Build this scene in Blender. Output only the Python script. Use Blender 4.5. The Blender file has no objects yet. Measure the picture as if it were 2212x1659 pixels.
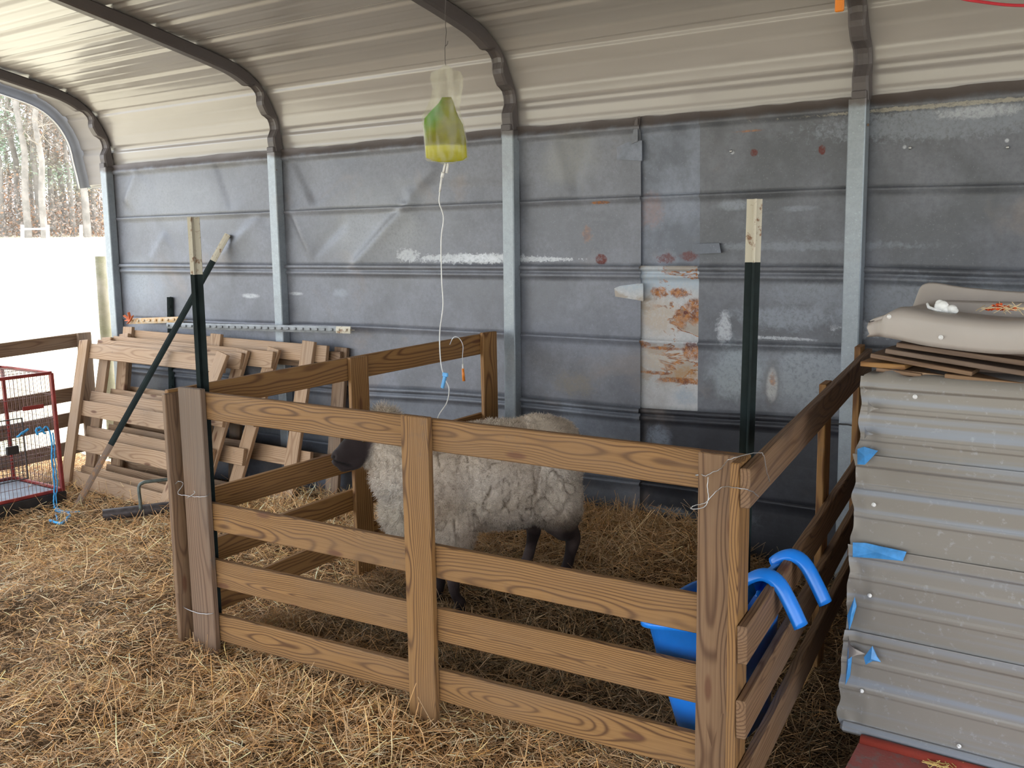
import bpy, bmesh, math, random
import numpy as np
from mathutils import Vector, Matrix
S = bpy.context.scene
COL = S.collection
random.seed(7)
RNG = np.random.default_rng(11)
pi = math.pi

# ------------------------------------------------------------------ camera
FPX, YAW, PITCH, ROLL = 2151.6, .6178, .1459, -.0157
CAM = Vector((5.653, -3.7036, 1.3682))
_f = Vector((-math.sin(YAW)*math.cos(PITCH), math.cos(YAW)*math.cos(PITCH), -math.sin(PITCH)))
_r0 = Vector((math.cos(YAW), math.sin(YAW), 0))
_u0 = _r0.cross(_f)
_r = _r0*math.cos(ROLL) + _u0*math.sin(ROLL)
_u = -_r0*math.sin(ROLL) + _u0*math.cos(ROLL)
cd = bpy.data.cameras.new('camera')
cam = bpy.data.objects.new('camera', cd)
COL.objects.link(cam)
cam.matrix_world = Matrix(((_r.x, _u.x, -_f.x, CAM.x), (_r.y, _u.y, -_f.y, CAM.y), (_r.z, _u.z, -_f.z, CAM.z), (0, 0, 0, 1)))
cd.sensor_width = 36
cd.lens = FPX/2212*36
cd.clip_start = .05
cd.clip_end = 400
S.camera = cam

# ------------------------------------------------------------------ sky, sun, exposure
S.view_settings.view_transform = 'Standard'
S.view_settings.look = 'None'
S.view_settings.gamma = 1
S.view_settings.use_curve_mapping = False
S.view_settings.exposure = 0.34
w = bpy.data.worlds.new('sky')
S.world = w
w.use_nodes = True
wn = w.node_tree
bg = wn.nodes['Background']
bg.inputs[0].default_value = (.86, .93, 1.0, 1)
bg.inputs[1].default_value = 4.6
sd = bpy.data.lights.new('sun', 'SUN')
sd.energy = 5
sd.angle = math.radians(12)
sd.color = (1, .95, .87)
sun = bpy.data.objects.new('sun', sd)
COL.objects.link(sun)
sun.rotation_euler = Vector((-.35, -.75, -.85)).to_track_quat('-Z', 'Y').to_euler()


def ray(px, py):
    return _f + _r*((px-1106)/FPX) + _u*((829.5-py)/FPX)
def atY(px, py, y):
    d = ray(px, py); return CAM + d*((y-CAM.y)/d.y)
def atX(px, py, x):
    d = ray(px, py); return CAM + d*((x-CAM.x)/d.x)
def atZ(px, py, z):
    d = ray(px, py); return CAM + d*((z-CAM.z)/d.z)

# ------------------------------------------------------------------ numpy noise
def _grid(seed, dim, n=64):
    return np.random.default_rng(seed).random((n,)*dim)
_G2 = _grid(1, 2, 128); _G3 = _grid(2, 3, 48)
def n2(x, y, f, s=0):
    x = np.asarray(x)*f + 37.1*s + 500; y = np.asarray(y)*f + 11.7*s + 500
    xi = np.floor(x).astype(int); yi = np.floor(y).astype(int)
    a = x-xi; b = y-yi; a = a*a*(3-2*a); b = b*b*(3-2*b)
    g = lambda i, j: _G2[(xi+i) % 128, (yi+j) % 128]
    return (g(0,0)*(1-a)+g(1,0)*a)*(1-b)+(g(0,1)*(1-a)+g(1,1)*a)*b
def n3(p, f, s=0):
    p = np.asarray(p)*f + 19.3*s + 500
    i = np.floor(p).astype(int); a = p-i; a = a*a*(3-2*a); r = 0
    for dx in (0, 1):
        for dy in (0, 1):
            for dz in (0, 1):
                wgt = (a[:,0] if dx else 1-a[:,0])*(a[:,1] if dy else 1-a[:,1])*(a[:,2] if dz else 1-a[:,2])
                r = r + wgt*_G3[(i[:,0]+dx) % 48, (i[:,1]+dy) % 48, (i[:,2]+dz) % 48]
    return r
def ss(a, b, x):
    t = np.clip((np.asarray(x, float)-a)/(b-a), 0, 1); return t*t*(3-2*t)
def height(x, y):
    """bedding surface"""
    x = np.asarray(x, float); y = np.asarray(y, float)
    h = -.085*ss(2.0, .8, x)
    h = h + .035*ss(-1.2, -.3, y)
    h = h + .10*ss(-.95, -.05, y)*ss(2.9, 3.3, x)*ss(4.35, 3.9, x)
    h = h + .05*ss(-1.0, -.5, y)*ss(3.0, 3.3, x)*ss(4.6, 3.9, x)
    h = h - .10*ss(4.55, 4.95, x)*ss(-2.2, -1.6, y)
    amp = .6 + .4*ss(-1.5, -2.0, y)
    h = h + amp*(.045*(n2(x, y, 3.1, 1)-.5) + .035*(n2(x, y, 8, 2)-.5) + .016*(n2(x, y, 21, 3)-.5))
    return h

# ------------------------------------------------------------------ object helpers
WL = {}
def link(o, parent):
    COL.objects.link(o)
    if parent: o.parent = parent
    return o
def tag(o, label=None, cat=None, group=None, kind=None):
    if label: o['label'] = label
    if cat: o['category'] = cat
    if group: o['group'] = group
    if kind: o['kind'] = kind
    return o
def empty(name, loc, label=None, cat=None, group=None, kind=None):
    o = bpy.data.objects.new(name, None); o.location = loc
    o.empty_display_size = .05
    link(o, None); WL[o.name] = Vector(loc)
    return tag(o, label, cat, group, kind)
def mk(name, verts, faces, mat, parent=None, smooth=False, attrs=None, origin=None):
    V = np.asarray(verts, float)
    if parent: org = WL[parent.name]
    elif origin is not None: org = Vector(origin)
    else: org = Vector(((V[:,0].min()+V[:,0].max())/2, (V[:,1].min()+V[:,1].max())/2, V[:,2].min()))
    V = V - np.array(org)
    me = bpy.data.meshes.new(name)
    if isinstance(faces, np.ndarray):
        k = faces.shape[1]; nf = len(faces)
        me.vertices.add(len(V)); me.vertices.foreach_set('co', V.ravel())
        me.loops.add(nf*k); me.loops.foreach_set('vertex_index', faces.ravel().astype(np.int32))
        me.polygons.add(nf); me.polygons.foreach_set('loop_start', np.arange(0, nf*k, k, dtype=np.int32))
        me.update(calc_edges=True)
    else:
        me.from_pydata([tuple(v) for v in V], [], faces)
    if attrs:
        for an, (ty, data) in attrs.items():
            a = me.attributes.new(an, ty, 'POINT')
            a.data.foreach_set('vector' if ty == 'FLOAT_VECTOR' else ('color' if ty == 'FLOAT_COLOR' else 'value'), np.asarray(data, float).ravel())
    if smooth:
        me.polygons.foreach_set('use_smooth', np.ones(len(me.polygons), bool))
    me.materials.append(mat)
    o = bpy.data.objects.new(name, me)
    link(o, parent)
    WL[o.name] = Vector(org)
    if not parent: o.location = org
    return o
class MB:
    """collects shapes, world coordinates"""
    def __init__(s): s.v = []; s.f = []; s.g = []
    def add(s, v, f, g=None):
        n = len(s.v); s.v += [tuple(p) for p in v]; s.f += [tuple(i+n for i in q) for q in f]
        s.g += list(g) if g is not None else [tuple(p) for p in v]
        return s
    def box(s, A, B, wd, w_, t_, bev=.002, seed=None):
        A = Vector(A); B = Vector(B); L = (B-A).length; e = (B-A).normalized()
        td = e.cross(Vector(wd)).normalized(); wv = td.cross(e).normalized()
        bm = bmesh.new(); bmesh.ops.create_cube(bm, size=1)
        for v in bm.verts: v.co = Vector((v.co.x*L, v.co.y*w_, v.co.z*t_))
        if bev: bmesh.ops.bevel(bm, geom=bm.edges[:], offset=min(bev, t_*.3), segments=1, affect='EDGES')
        r = random.Random(seed if seed is not None else random.random())
        off = (r.uniform(0, 50), r.uniform(-.05, .05), r.uniform(-.03, .03)+r.choice((.035, -.035)))
        M = (A+B)/2
        bm.verts.ensure_lookup_table()
        s.add([M + e*v.co.x + wv*v.co.y + td*v.co.z for v in bm.verts], [[v.index for v in f.verts] for f in bm.faces],
              [(v.co.x+off[0], v.co.y+off[1], v.co.z+off[2]) for v in bm.verts])
        bm.free(); return s
    def ab(s, lo, hi, bev=.0):
        lo = Vector(lo); hi = Vector(hi); m = (lo+hi)/2
        return s.box((lo.x, m.y, m.z), (hi.x, m.y, m.z), (0, 1, 0), hi.y-lo.y, hi.z-lo.z, bev)
    def tube(s, pts, r, n=8, cap=True):
        pts = [Vector(p) for p in pts]; m = len(pts)
        if not hasattr(r, '__len__'): r = [r]*m
        prev = None; rings = []
        for i, p in enumerate(pts):
            t = (pts[min(i+1, m-1)]-pts[max(i-1, 0)]).normalized()
            if prev is None: a = t.orthogonal().normalized()
            else: a = (prev - t*prev.dot(t)).normalized()
            prev = a; b = t.cross(a)
            rings.append([p + (a*math.cos(2*pi*k/n)+b*math.sin(2*pi*k/n))*r[i] for k in range(n)])
        v = [q for g in rings for q in g]; f = []
        for i in range(m-1):
            for k in range(n): f.append((i*n+k, i*n+(k+1) % n, (i+1)*n+(k+1) % n, (i+1)*n+k))
        if cap: f.append(tuple(range(n-1, -1, -1))); f.append(tuple((m-1)*n+k for k in range(n)))
        return s.add(v, f)
    def ell(s, c, r, seg=16, rings=10, R=None):
        bm = bmesh.new(); bmesh.ops.create_uvsphere(bm, u_segments=seg, v_segments=rings, radius=1)
        R = R or Matrix.Identity(3); c = Vector(c)
        s.add([c + R @ Vector((v.co.x*r[0], v.co.y*r[1], v.co.z*r[2])) for v in bm.verts], [[v.index for v in f.verts] for f in bm.faces])
        bm.free(); return s
    def build(s, name, mat, parent=None, smooth=False, origin=None):
        return mk(name, s.v, s.f, mat, parent, smooth, {'gco': ('FLOAT_VECTOR', s.g)}, origin)
def grid_faces(nu, nv, closed_u=False):
    i = np.arange(nu if closed_u else nu-1); j = np.arange(nv-1)
    I, J = np.meshgrid(i, j, indexing='ij'); I2 = (I+1) % nu
    return np.stack([I*nv+J, I2*nv+J, I2*nv+J+1, I*nv+J+1], -1).reshape(-1, 4)

# ------------------------------------------------------------------ material helpers
class NT:
    def __init__(s, name, rough=.6, metal=0., spec=.5):
        m = bpy.data.materials.new(name); m.use_nodes = True
        s.m = m; s.t = m.node_tree; s.b = s.t.nodes['Principled BSDF']
        s.b.inputs['Roughness'].default_value = rough; s.b.inputs['Metallic'].default_value = metal
        s.b.inputs['Specular IOR Level'].default_value = spec
    def n(s, ty, ins=None, **kw):
        n = s.t.nodes.new(ty)
        for k, v in kw.items(): setattr(n, k, v)
        for k, v in (ins or {}).items():
            if isinstance(v, bpy.types.NodeSocket): s.t.links.new(v, n.inputs[k])
            else: n.inputs[k].default_value = v
        return n
    def math(s, op, a, b=0., clamp=False):
        return s.n('ShaderNodeMath', {0: a, 1: b}, operation=op, use_clamp=clamp).outputs[0]
    def vmath(s, op, a, b=(0, 0, 0)):
        n = s.n('ShaderNodeVectorMath', {0: a, 1: b}, operation=op)
        return n.outputs['Value'] if op in ('LENGTH', 'DISTANCE', 'DOT_PRODUCT') else n.outputs[0]
    def noise(s, vec, scale, det=3, rough=.5, dist=0):
        return s.n('ShaderNodeTexNoise', {'Vector': vec, 'Scale': scale, 'Detail': det, 'Roughness': rough, 'Distortion': dist}).outputs[0]
    def rng(s, v, a, b, c=0., d=1., smooth=True):
        return s.n('ShaderNodeMapRange', {'Value': v, 'From Min': a, 'From Max': b, 'To Min': c, 'To Max': d}, interpolation_type='SMOOTHSTEP' if smooth else 'LINEAR').outputs[0]
    def mix(s, f, a, b, mode='MIX'):
        n = s.n('ShaderNodeMix', data_type='RGBA', blend_type=mode)
        for k, v in ((0, f), (6, a), (7, b)):
            if isinstance(v, bpy.types.NodeSocket): s.t.links.new(v, n.inputs[k])
            else: n.inputs[k].default_value = v if k == 0 else (*v, 1)
        return n.outputs[2]
    def col(s, c):
        if isinstance(c, bpy.types.NodeSocket): s.t.links.new(c, s.b.inputs['Base Color'])
        else: s.b.inputs['Base Color'].default_value = (*c, 1)
        return s
    def set(s, k, v):
        if isinstance(v, bpy.types.NodeSocket): s.t.links.new(v, s.b.inputs[k])
        else: s.b.inputs[k].default_value = v
        return s
    def bump(s, h, st=.3, d=.01):
        n = s.n('ShaderNodeBump', {'Height': h, 'Strength': st, 'Distance': d}); s.t.links.new(n.outputs[0], s.b.inputs['Normal']); return s
    def attr(s, name): return s.n('ShaderNodeAttribute', attribute_name=name)
    def pos(s): return s.n('ShaderNodeNewGeometry').outputs['Position']
    def obj(s): return s.n('ShaderNodeTexCoord').outputs['Object']

def wood(name, early, late, grey=.25, greyc=(.30, .25, .21), ring=.0085, dirt=.3):
    s = NT(name, .62, 0, .3)
    co = s.attr('gco').outputs['Vector']
    lo = s.vmath('MULTIPLY', co, (1.3, 5, 5))
    n1 = s.noise(lo, 1.6, 2); n2_ = s.noise(s.vmath('MULTIPLY', co, (.75, 1, 1)), 2.2, 2)
    vk = s.vmath('MULTIPLY', co, (2.3, 8.5, 0))
    vor = s.n('ShaderNodeTexVoronoi', {'Vector': vk, 'Scale': 1., 'Randomness': 1.}, voronoi_dimensions='2D')
    kd = vor.outputs['Distance']
    pick = s.rng(s.n('ShaderNodeSeparateColor', {0: vor.outputs['Color']}).outputs[0], .48, .5)
    kn = s.math('MULTIPLY', s.rng(kd, .10, .04), pick); kring = s.math('MULTIPLY', s.rng(kd, .40, .06), pick)
    sep = s.n('ShaderNodeSeparateXYZ', {0: co})
    y = s.math('ADD', sep.outputs[1], s.math('MULTIPLY', s.math('SUBTRACT', n1, .5), .03))
    z = s.math('ADD', sep.outputs[2], s.math('MULTIPLY', s.math('SUBTRACT', n2_, .5), .085))
    r = s.math('SQRT', s.math('ADD', s.math('MULTIPLY', y, y), s.math('MULTIPLY', z, z)))
    r = s.math('ADD', r, s.math('MULTIPLY', kring, .011))
    ph = s.math('MULTIPLY', r, 2*pi/ring)
    w1 = s.math('ADD', s.math('MULTIPLY', s.math('SINE', ph), .5), .5)
    w1 = s.math('POWER', w1, 3.6)
    fine = s.noise(s.vmath('MULTIPLY', co, (4, 260, 260)), 1., 3, .6)
    mott = s.noise(s.vmath('MULTIPLY', co, (2, 7, 7)), 1.3, 3)
    c = s.mix(s.math('MULTIPLY', w1, .95), early, late)
    c = s.mix(s.rng(mott, .45, .75, 0, .35), c, tuple(v*.72 for v in early))
    c = s.mix(s.rng(fine, .3, .8, 0, .28), c, tuple(v*.6 for v in late))
    c = s.mix(s.math('MULTIPLY', s.rng(s.noise(s.vmath('MULTIPLY', co, (1.1, 3, 3)), 1.7, 4), .4, .7), grey), c, greyc)
    c = s.mix(s.math('MULTIPLY', kn, .85), c, (.11, .045, .022))
    c = s.mix(s.rng(s.noise(co, 9, 4, .7), .62, .74, 0, dirt), c, (.11, .085, .07))
    s.col(c)
    s.bump(s.math('ADD', s.math('MULTIPLY', w1, .5), fine), .25, .002)
    s.set('Roughness', s.rng(fine, .2, .8, .5, .75))
    return s.m

def blob(s, P, cx, cz, rx, rz, k=.9, sc=18, soft=.25, det=4, dist=.6):
    v = s.vmath('MULTIPLY', s.vmath('SUBTRACT', P, (cx, 0, cz)), (1/rx, 0, 1/rz))
    d = s.vmath('LENGTH', v)
    d = s.math('ADD', d, s.math('MULTIPLY', s.math('SUBTRACT', s.noise(P, sc, 8, .72, dist), .5), k*3))
    return s.math('MULTIPLY', s.rng(d, 1+soft*1.5, 1-soft*1.5), getattr(s, '_sp', 1.))

def galv(name, base, white=(.50, .53, .58), marks=(), rough=.5, metal=.25, mot=.5, streak=.4, contour=0):
    s = NT(name, rough, metal, .4)
    P = s.pos()
    m1 = s.noise(P, 3.2, 5, .6); m2 = s.noise(P, 60, 3, .7); m3 = s.noise(s.vmath('MULTIPLY', P, (2.2, 1, 16)), 1.8, 5, .65)
    c = s.mix(s.rng(m1, .38, .62), tuple(v*(1-.40*mot) for v in base), tuple(min(1, v*(1+.45*mot)) for v in base))
    c = s.mix(s.rng(m3, .55, .8, 0, streak), c, white)
    c = s.mix(s.rng(m2, .35, .75, 0, .3), c, tuple(v*.55 for v in base))
    c = s.mix(s.rng(s.noise(P, 140, 2, .6), .62, .72, 0, .35), c, tuple(min(1, v*1.7) for v in base))
    c = s.mix(s.rng(s.noise(P, 2.3, 4, .6, .8), .56, .75, 0, .35), c, (.26, .21, .18))
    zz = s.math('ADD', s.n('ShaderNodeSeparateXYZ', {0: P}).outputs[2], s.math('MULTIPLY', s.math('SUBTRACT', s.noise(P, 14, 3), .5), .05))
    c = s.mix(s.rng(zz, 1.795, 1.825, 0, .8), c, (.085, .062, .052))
    s._sp = s.rng(s.noise(P, 75, 5, .8), .32, .56, .35, 1.)
    ru_ = s.mix(s.rng(s.noise(P, 42, 5, .75), .4, .62), (.40, .15, .028), (.15, .05, .022))
    for (cx, cz, rx, rz, cc, op, kw) in marks:
        if cc == RU: cc = ru_
        if contour and (cx, cz) == (3.77, 1.135):
            big = s.noise(s.vmath('MULTIPLY', P, (.7, 1, 1.3)), 7.5, 5, .62, .5)
            side = s.rng(s.n('ShaderNodeSeparateXYZ', {0: P}).outputs[0], 3.70, 3.86)
            low = s.rng(zz, .735, .775)
            ln = s.math('MULTIPLY', s.rng(s.math('ABSOLUTE', s.math('SUBTRACT', big, .53)), .030, .004), s.math('MULTIPLY', side, low))
            halo = s.math('MULTIPLY', s.rng(big, .50, .60), low)
            c = s.mix(s.math('MULTIPLY', halo, .65), c, (.30, .235, .17))
            c = s.mix(s.math('MULTIPLY', ln, .95), c, ru_)
        c = s.mix(s.math('MULTIPLY', blob(s, P, cx, cz, rx, rz, **kw), op), c, cc)
    s.col(c)
    s.bump(m2, .12, .003)
    s.set('Roughness', s.rng(m1, .2, .8, rough-.1, rough+.15))
    return s.m

def plain(name, c, rough=.5, metal=0., var=.15, sc=8, spec=.5, bump=.0):
    s = NT(name, rough, metal, spec)
    nz = s.noise(s.pos(), sc, 4, .6)
    s.col(s.mix(s.rng(nz, .3, .7), tuple(v*(1-var) for v in c), tuple(min(1, v*(1+var)) for v in c)))
    if bump: s.bump(s.noise(s.pos(), sc*8, 3), bump, .004)
    return s.m

M = {}
M['wood_front'] = wood('wood_front', (.268, .140, .050), (.080, .034, .012), .5, (.195, .115, .060), .0056)
M['wood_orange'] = wood('wood_orange', (.30, .155, .052), (.12, .048, .015), .2, (.20, .12, .07), .010)
M['wood_side'] = wood('wood_side', (.215, .125, .066), (.095, .046, .022), .6, (.15, .10, .072))
M['wood_grey'] = wood('wood_grey', (.20, .125, .08), (.11, .062, .038), .8, (.145, .105, .08), dirt=.8)
M['wood_pale'] = wood('wood_pale', (.40, .262, .158), (.26, .15, .082), .5, (.31, .225, .16))
M['wood_out'] = wood('wood_out', (.22, .14, .085), (.13, .075, .045), .5)
M['post_wood'] = wood('post_wood', (.16, .15, .085), (.09, .08, .045), .5)
M['steel'] = galv('galvanised_tube', (.27, .30, .33), (.42, .45, .50), rough=.42, metal=.35, mot=.25, streak=.3)
M['steel_dark'] = galv('galvanised_bow', (.15, .175, .225), (.28, .31, .37), rough=.5, metal=.08, mot=.3, streak=.25)
def roofmat():
    s = NT('painted_roof_sheet', .33, 0, .55)
    P = s.pos()
    s.col(s.mix(s.rng(s.noise(s.vmath('MULTIPLY', P, (1, 6, 6)), 1.2, 3), .3, .7), (.30, .275, .265), (.345, .318, .308)))
    s.set('Coat Weight', .35); s.set('Coat Roughness', .12)
    return s.m
M['roof'] = roofmat()
M['white_sheet'] = plain('white_eave_sheet', (.80, .79, .79), .35, 0, .04, 3)
M['tgreen'] = plain('dark_green_paint', (.010, .017, .017), .6, .0, .3, 14, .15)
M['tgrey'] = plain('zinc_post', (.17, .18, .19), .5, .2, .2, 20)
def rusty(name, base, rust, amt):
    s = NT(name, .55)
    P = s.pos()
    s.col(s.mix(s.rng(s.noise(P, 34, 5, .7), amt, amt+.12), base, rust)); s.bump(s.noise(P, 120), .2, .003)
    return s.m
M['twhite'] = rusty('chipped_white_paint', (.50, .46, .37), (.20, .10, .05), .54)
M['tyellow'] = rusty('weathered_orange_paint', (.46, .27, .10), (.46, .36, .25), .45)
M['orange_rust'] = rusty('orange_red', (.62, .17, .07), (.5, .3, .15), .6)
M['brownrust'] = rusty('rusty_steel', (.16, .10, .065), (.28, .13, .04), .5)
M['blue'] = plain('blue_plastic', (.010, .19, .70), .28, 0, .1, 6, .5)
M['bluefilm'] = plain('blue_film', (.06, .26, .58), .35, 0, .2, 25)
M['twine'] = plain('blue_twine', (.05, .36, .75), .6, 0, .2, 40)
M['wire'] = plain('bright_wire', (.42, .42, .43), .35, .8, .1, 30)
M['cage_red'] = plain('red_cage_enamel', (.26, .035, .03), .4, .1, .25, 20)
M['cage_wire'] = plain('cage_wire', (.20, .12, .11), .45, .3, .25, 20)
M['black'] = plain('black_plastic', (.022, .02, .021), .45, 0, .3, 12)
M['trayblue'] = plain('tray_inside', (.16, .19, .24), .5, 0, .2, 12)
M['pipe'] = plain('dark_pipe', (.075, .065, .068), .42, .3, .3, 25)
M['rod'] = plain('grey_rod', (.10, .12, .11), .45, .3, .3, 30)
M['orange'] = plain('orange_plastic', (.80, .24, .03), .4, 0, .08, 12)
M['redcord'] = plain('red_cord', (.55, .03, .05), .5, 0, .1, 12)
M['lightblue'] = plain('light_blue_clamp', (.16, .47, .86), .35, 0, .06, 12)
M['clearline'] = plain('clear_tube', (.66, .66, .66), .25, 0, .05, 10)
M['redpaint'] = rusty('worn_red_paint', (.34, .095, .08), (.26, .15, .14), .5)
M['redtrim'] = rusty('red_trim_paint', (.36, .055, .035), (.25, .05, .035), .6)
M['beige'] = plain('beige_painted_sheet', (.36, .32, .29), .45, 0, .06, 4)
M['white_lump'] = plain('white_foam', (.82, .82, .80), .7, 0, .06, 20, .3, .4)
M['redrag'] = plain('red_scraps', (.55, .08, .02), .75, 0, .5, 40, .3, .5)
M['dirt_white'] = plain('white_pvc', (.75, .74, .73), .6, 0, .05)
def shedmat():
    s = NT('bare_galvalume', .5, .12, .45)
    P = s.pos()
    band = s.noise(s.vmath('MULTIPLY', P, (.6, 1, 34)), 1., 3, .5)
    c = s.mix(s.rng(band, .46, .70), (.225, .203, .178), (.235, .255, .29))
    c = s.mix(s.rng(s.noise(P, 45, 4, .7), .58, .72, 0, .35), c, (.42, .44, .46))
    c = s.mix(s.rng(s.noise(P, 6, 4, .7), .6, .75, 0, .4), c, (.30, .26, .22))
    s.col(c); s.bump(s.noise(s.vmath('MULTIPLY', P, (1, 1, 3)), 9, 3), .12, .004)
    return s.m
M['shed'] = shedmat()

# wall sheet materials with their own stains
RU = (.36, .13, .03); RUD = (.10, .022, .018); WH = (.50, .52, .56); LB = (.25, .275, .32); DK = (.11, .10, .10)
k_ = lambda k=.5, sc=18, soft=.25, **q: dict(k=k, sc=sc, soft=soft, **q)
M['sheet_left'] = galv('wall_sheet_left', (.165, .172, .200), (.27, .285, .32), [
    (2.8, 1.275, .28, .022, WH, .9, k_(1.1, 45, .15)), (2.42, 1.29, .06, .03, WH, .8, k_(1., 60, .15)),
    (3.12, 1.272, .22, .010, WH, .8, k_(1.2, 50, .1)),
    (2.25, 1.40, .35, .20, (.25, .26, .28), .6, k_(.5, 3, .5)), (3.35, 1.70, .12, .10, (.24, .24, .24), .6, k_(.6, 6, .4)),
    (.6, 1.62, .4, .14, (.25, .265, .30), .6, k_(.6, 3, .4)), (.25, 1.12, .20, .12, (.25, .28, .33), .6, k_(.6, 4, .5)),
    (1.25, 1.07, .07, .012, WH, .7, k_(.4, 20, .3)), (1.62, 1.09, .05, .008, WH, .6, k_(.5, 20, .3)), (1.95, 1.1, .05, .02, LB, .7, k_(.5, 20, .3)),
    (3.50, 1.272, .028, .022, RUD, 1, k_(.25, 40, .12)), (3.50, 1.508, .045, .006, RU, .9, k_(.5, 60, .2)), (3.43, 1.38, .02, .03, RU, .35, k_(1.2, 60, .2)),
    (3.36, .73, .09, .04, (.21, .185, .15), .6, k_(1.1, 22, .45))], mot=.45, streak=.22)
M['sheet_mid'] = galv('wall_sheet_middle', (.16, .175, .215), (.26, .285, .34), [
    (3.80, 1.275, .035, .018, RUD, .8, k_(.8, 60, .2)), (3.90, 1.283, .04, .018, RUD, .8, k_(.6, 50, .2)), (3.73, 1.47, .05, .06, (.28, .17, .15), .4, k_(1., 40, .3))], mot=.8, streak=.1)
M['sheet_rust'] = galv('wall_sheet_rusted', (.44, .44, .45), (.75, .77, .80), [
    (3.80, 1.19, .3, .05, (.33, .40, .48), .8, k_(.4, 9, .4)),
    (3.76, 1.03, .10, .07, (.42, .34, .26), .75, k_(.5, 12, .4)),
    (3.80, .86, .12, .05, (.42, .34, .26), .7, k_(.6, 14, .4)),
    (3.77, 1.135, .035, .020, RU, .95, k_(.7, 45, .2)), (3.86, 1.135, .045, .018, RU, .95, k_(.7, 45, .2)),
    (3.93, 1.065, .045, .05, RU, .95, k_(.6, 35, .2)), (3.87, 1.03, .03, .045, RU, .8, k_(.8, 45, .25)), (3.89, 1.055, .010, .008, RUD, 1, k_(.3, 40, .2)),
    (3.80, .905, .10, .007, RU, .9, k_(.9, 22, .3)), (3.70, .92, .03, .012, RU, .9, k_(.6, 30, .2)), (3.92, .895, .05, .03, RU, .95, k_(.8, 35, .2)), (3.92, .925, .03, .012, RUD, .8, k_(.8, 45, .2)),
    (3.90, .80, .07, .030, (.36, .20, .08), .7, k_(1.0, 45, .3)), (3.88, .775, .10, .011, RU, .95, k_(.8, 26, .25)), (3.76, .80, .07, .007, RU, .9, k_(.9, 30, .2)),
    (3.89, .71, .05, .03, (.28, .34, .42), .6, k_(.8, 20, .4))], rough=.6, metal=.1, mot=.18, streak=.1, contour=1)
M['sheet_right'] = galv('wall_sheet_right', (.125, .130, .148), (.21, .235, .27), [
    (4.171, 1.673, .014, .014, RUD, 1, k_(.3, 60, .12)), (4.43, 1.668, .013, .018, RUD, 1, k_(.4, 60, .12)), (4.085, 1.68, .007, .007, WH, .8, k_(.1, 20, .3)),
    (4.15, 1.755, .05, .004, RU, .6, k_(.8, 50, .3)),
    (4.72, 1.66, .006, .006, WH, .9, k_(.1, 20, .3)), (5.045, 1.66, .006, .006, WH, .9, k_(.1, 20, .3)),
    (4.85, 1.735, .4, .05, LB, .55, k_(1.1, 50, .2)), (4.9, 1.79, .5, .006, (.6, .55, .45), .6, k_(1.2, 40, .2)), (4.95, 1.76, .12, .018, WH, .5, k_(.9, 45, .25)),
    (4.09, 1.48, .07, .018, LB, .6, k_(.6, 22, .3)), (4.35, 1.46, .06, .01, LB, .5, k_(.6, 30, .3)),
    (4.06, 1.0, .03, .06, WH, .65, k_(.8, 25, .2)), (4.30, 1.05, .18, .04, LB, .65, k_(.9, 22, .3)), (4.36, 1.15, .15, .04, LB, .4, k_(.8, 18, .4)), (4.30, .97, .12, .006, WH, .6, k_(1.3, 50, .2)),
    (4.12, .83, .11, .11, (.26, .29, .32), .85, k_(.55, 14, .25)), (4.40, .83, .16, .12, (.27, .295, .33), .85, k_(.5, 10, .25)),
    (4.26, .80, .035, .08, DK, .6, k_(.6, 20, .3)), (4.262, .79, .022, .06, (.38, .38, .38), .9, k_(.3, 20, .2)), (4.262, .81, .012, .02, RU, .6, k_(1.2, 60, .3)),
    (4.9, 1.12, .5, .08, LB, .5, k_(1., 16, .3)), (4.62, 1.02, .1, .03, WH, .5, k_(1.1, 30, .2)), (4.35, 1.32, .4, .015, LB, .4, k_(1., 40, .3))], mot=.6, streak=.25)
M['sheet_low'] = galv('wall_sheet_low', (.12, .13, .155), (.34, .37, .42), [(3.35, .6, .05, .08, LB, .5, k_(.7, 14, .4)), (3.62, .45, .03, .05, (.3, .22, .19), .4, k_(.8, 30, .3))], mot=.5, streak=.2)
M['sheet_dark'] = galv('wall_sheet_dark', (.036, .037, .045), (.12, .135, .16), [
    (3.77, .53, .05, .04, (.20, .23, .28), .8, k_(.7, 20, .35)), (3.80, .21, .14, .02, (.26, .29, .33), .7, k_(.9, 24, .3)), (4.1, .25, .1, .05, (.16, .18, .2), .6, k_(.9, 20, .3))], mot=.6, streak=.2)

def strawmat():
    s = NT('straw', .55, 0, .35)
    a = s.attr('scol').outputs['Color']
    s.col(a)
    s.set('Subsurface Weight', 0.)
    return s.m
M['straw'] = strawmat()
def floormat():
    s = NT('straw_litter', .9, 0, .1)
    P = s.pos()
    c = s.mix(s.rng(s.noise(s.vmath('MULTIPLY', P, (1, 1.6, 1)), 60, 5, .7, 1.5), .35, .65), (.055, .034, .018), (.24, .155, .085))  # dark litter tone stands in for shadow between the stems
    s.col(s.mix(s.rng(s.noise(P, 4, 4), .4, .7), c, (.10, .068, .040)))
    s.bump(s.noise(P, 90, 4, .7), .6, .01)
    return s.m
M['floor'] = floormat()
def fieldmat():
    s = NT('dry_grass_field', .9, 0, .1)
    P = s.pos()
    c = s.mix(s.rng(s.noise(P, 1.2, 5, .7), .4, .7), (.62, .57, .45), (.46, .42, .28))
    s.col(s.mix(s.rng(s.noise(P, 30, 4, .7), .45, .7), c, (.40, .32, .20)))
    return s.m
M['field'] = fieldmat()
M['bark'] = plain('pale_bark', (.21, .19, .17), .85, 0, .25, 2)
M['twig'] = plain('twigs', (.24, .21, .18), .9, 0, .3, 1)
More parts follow.
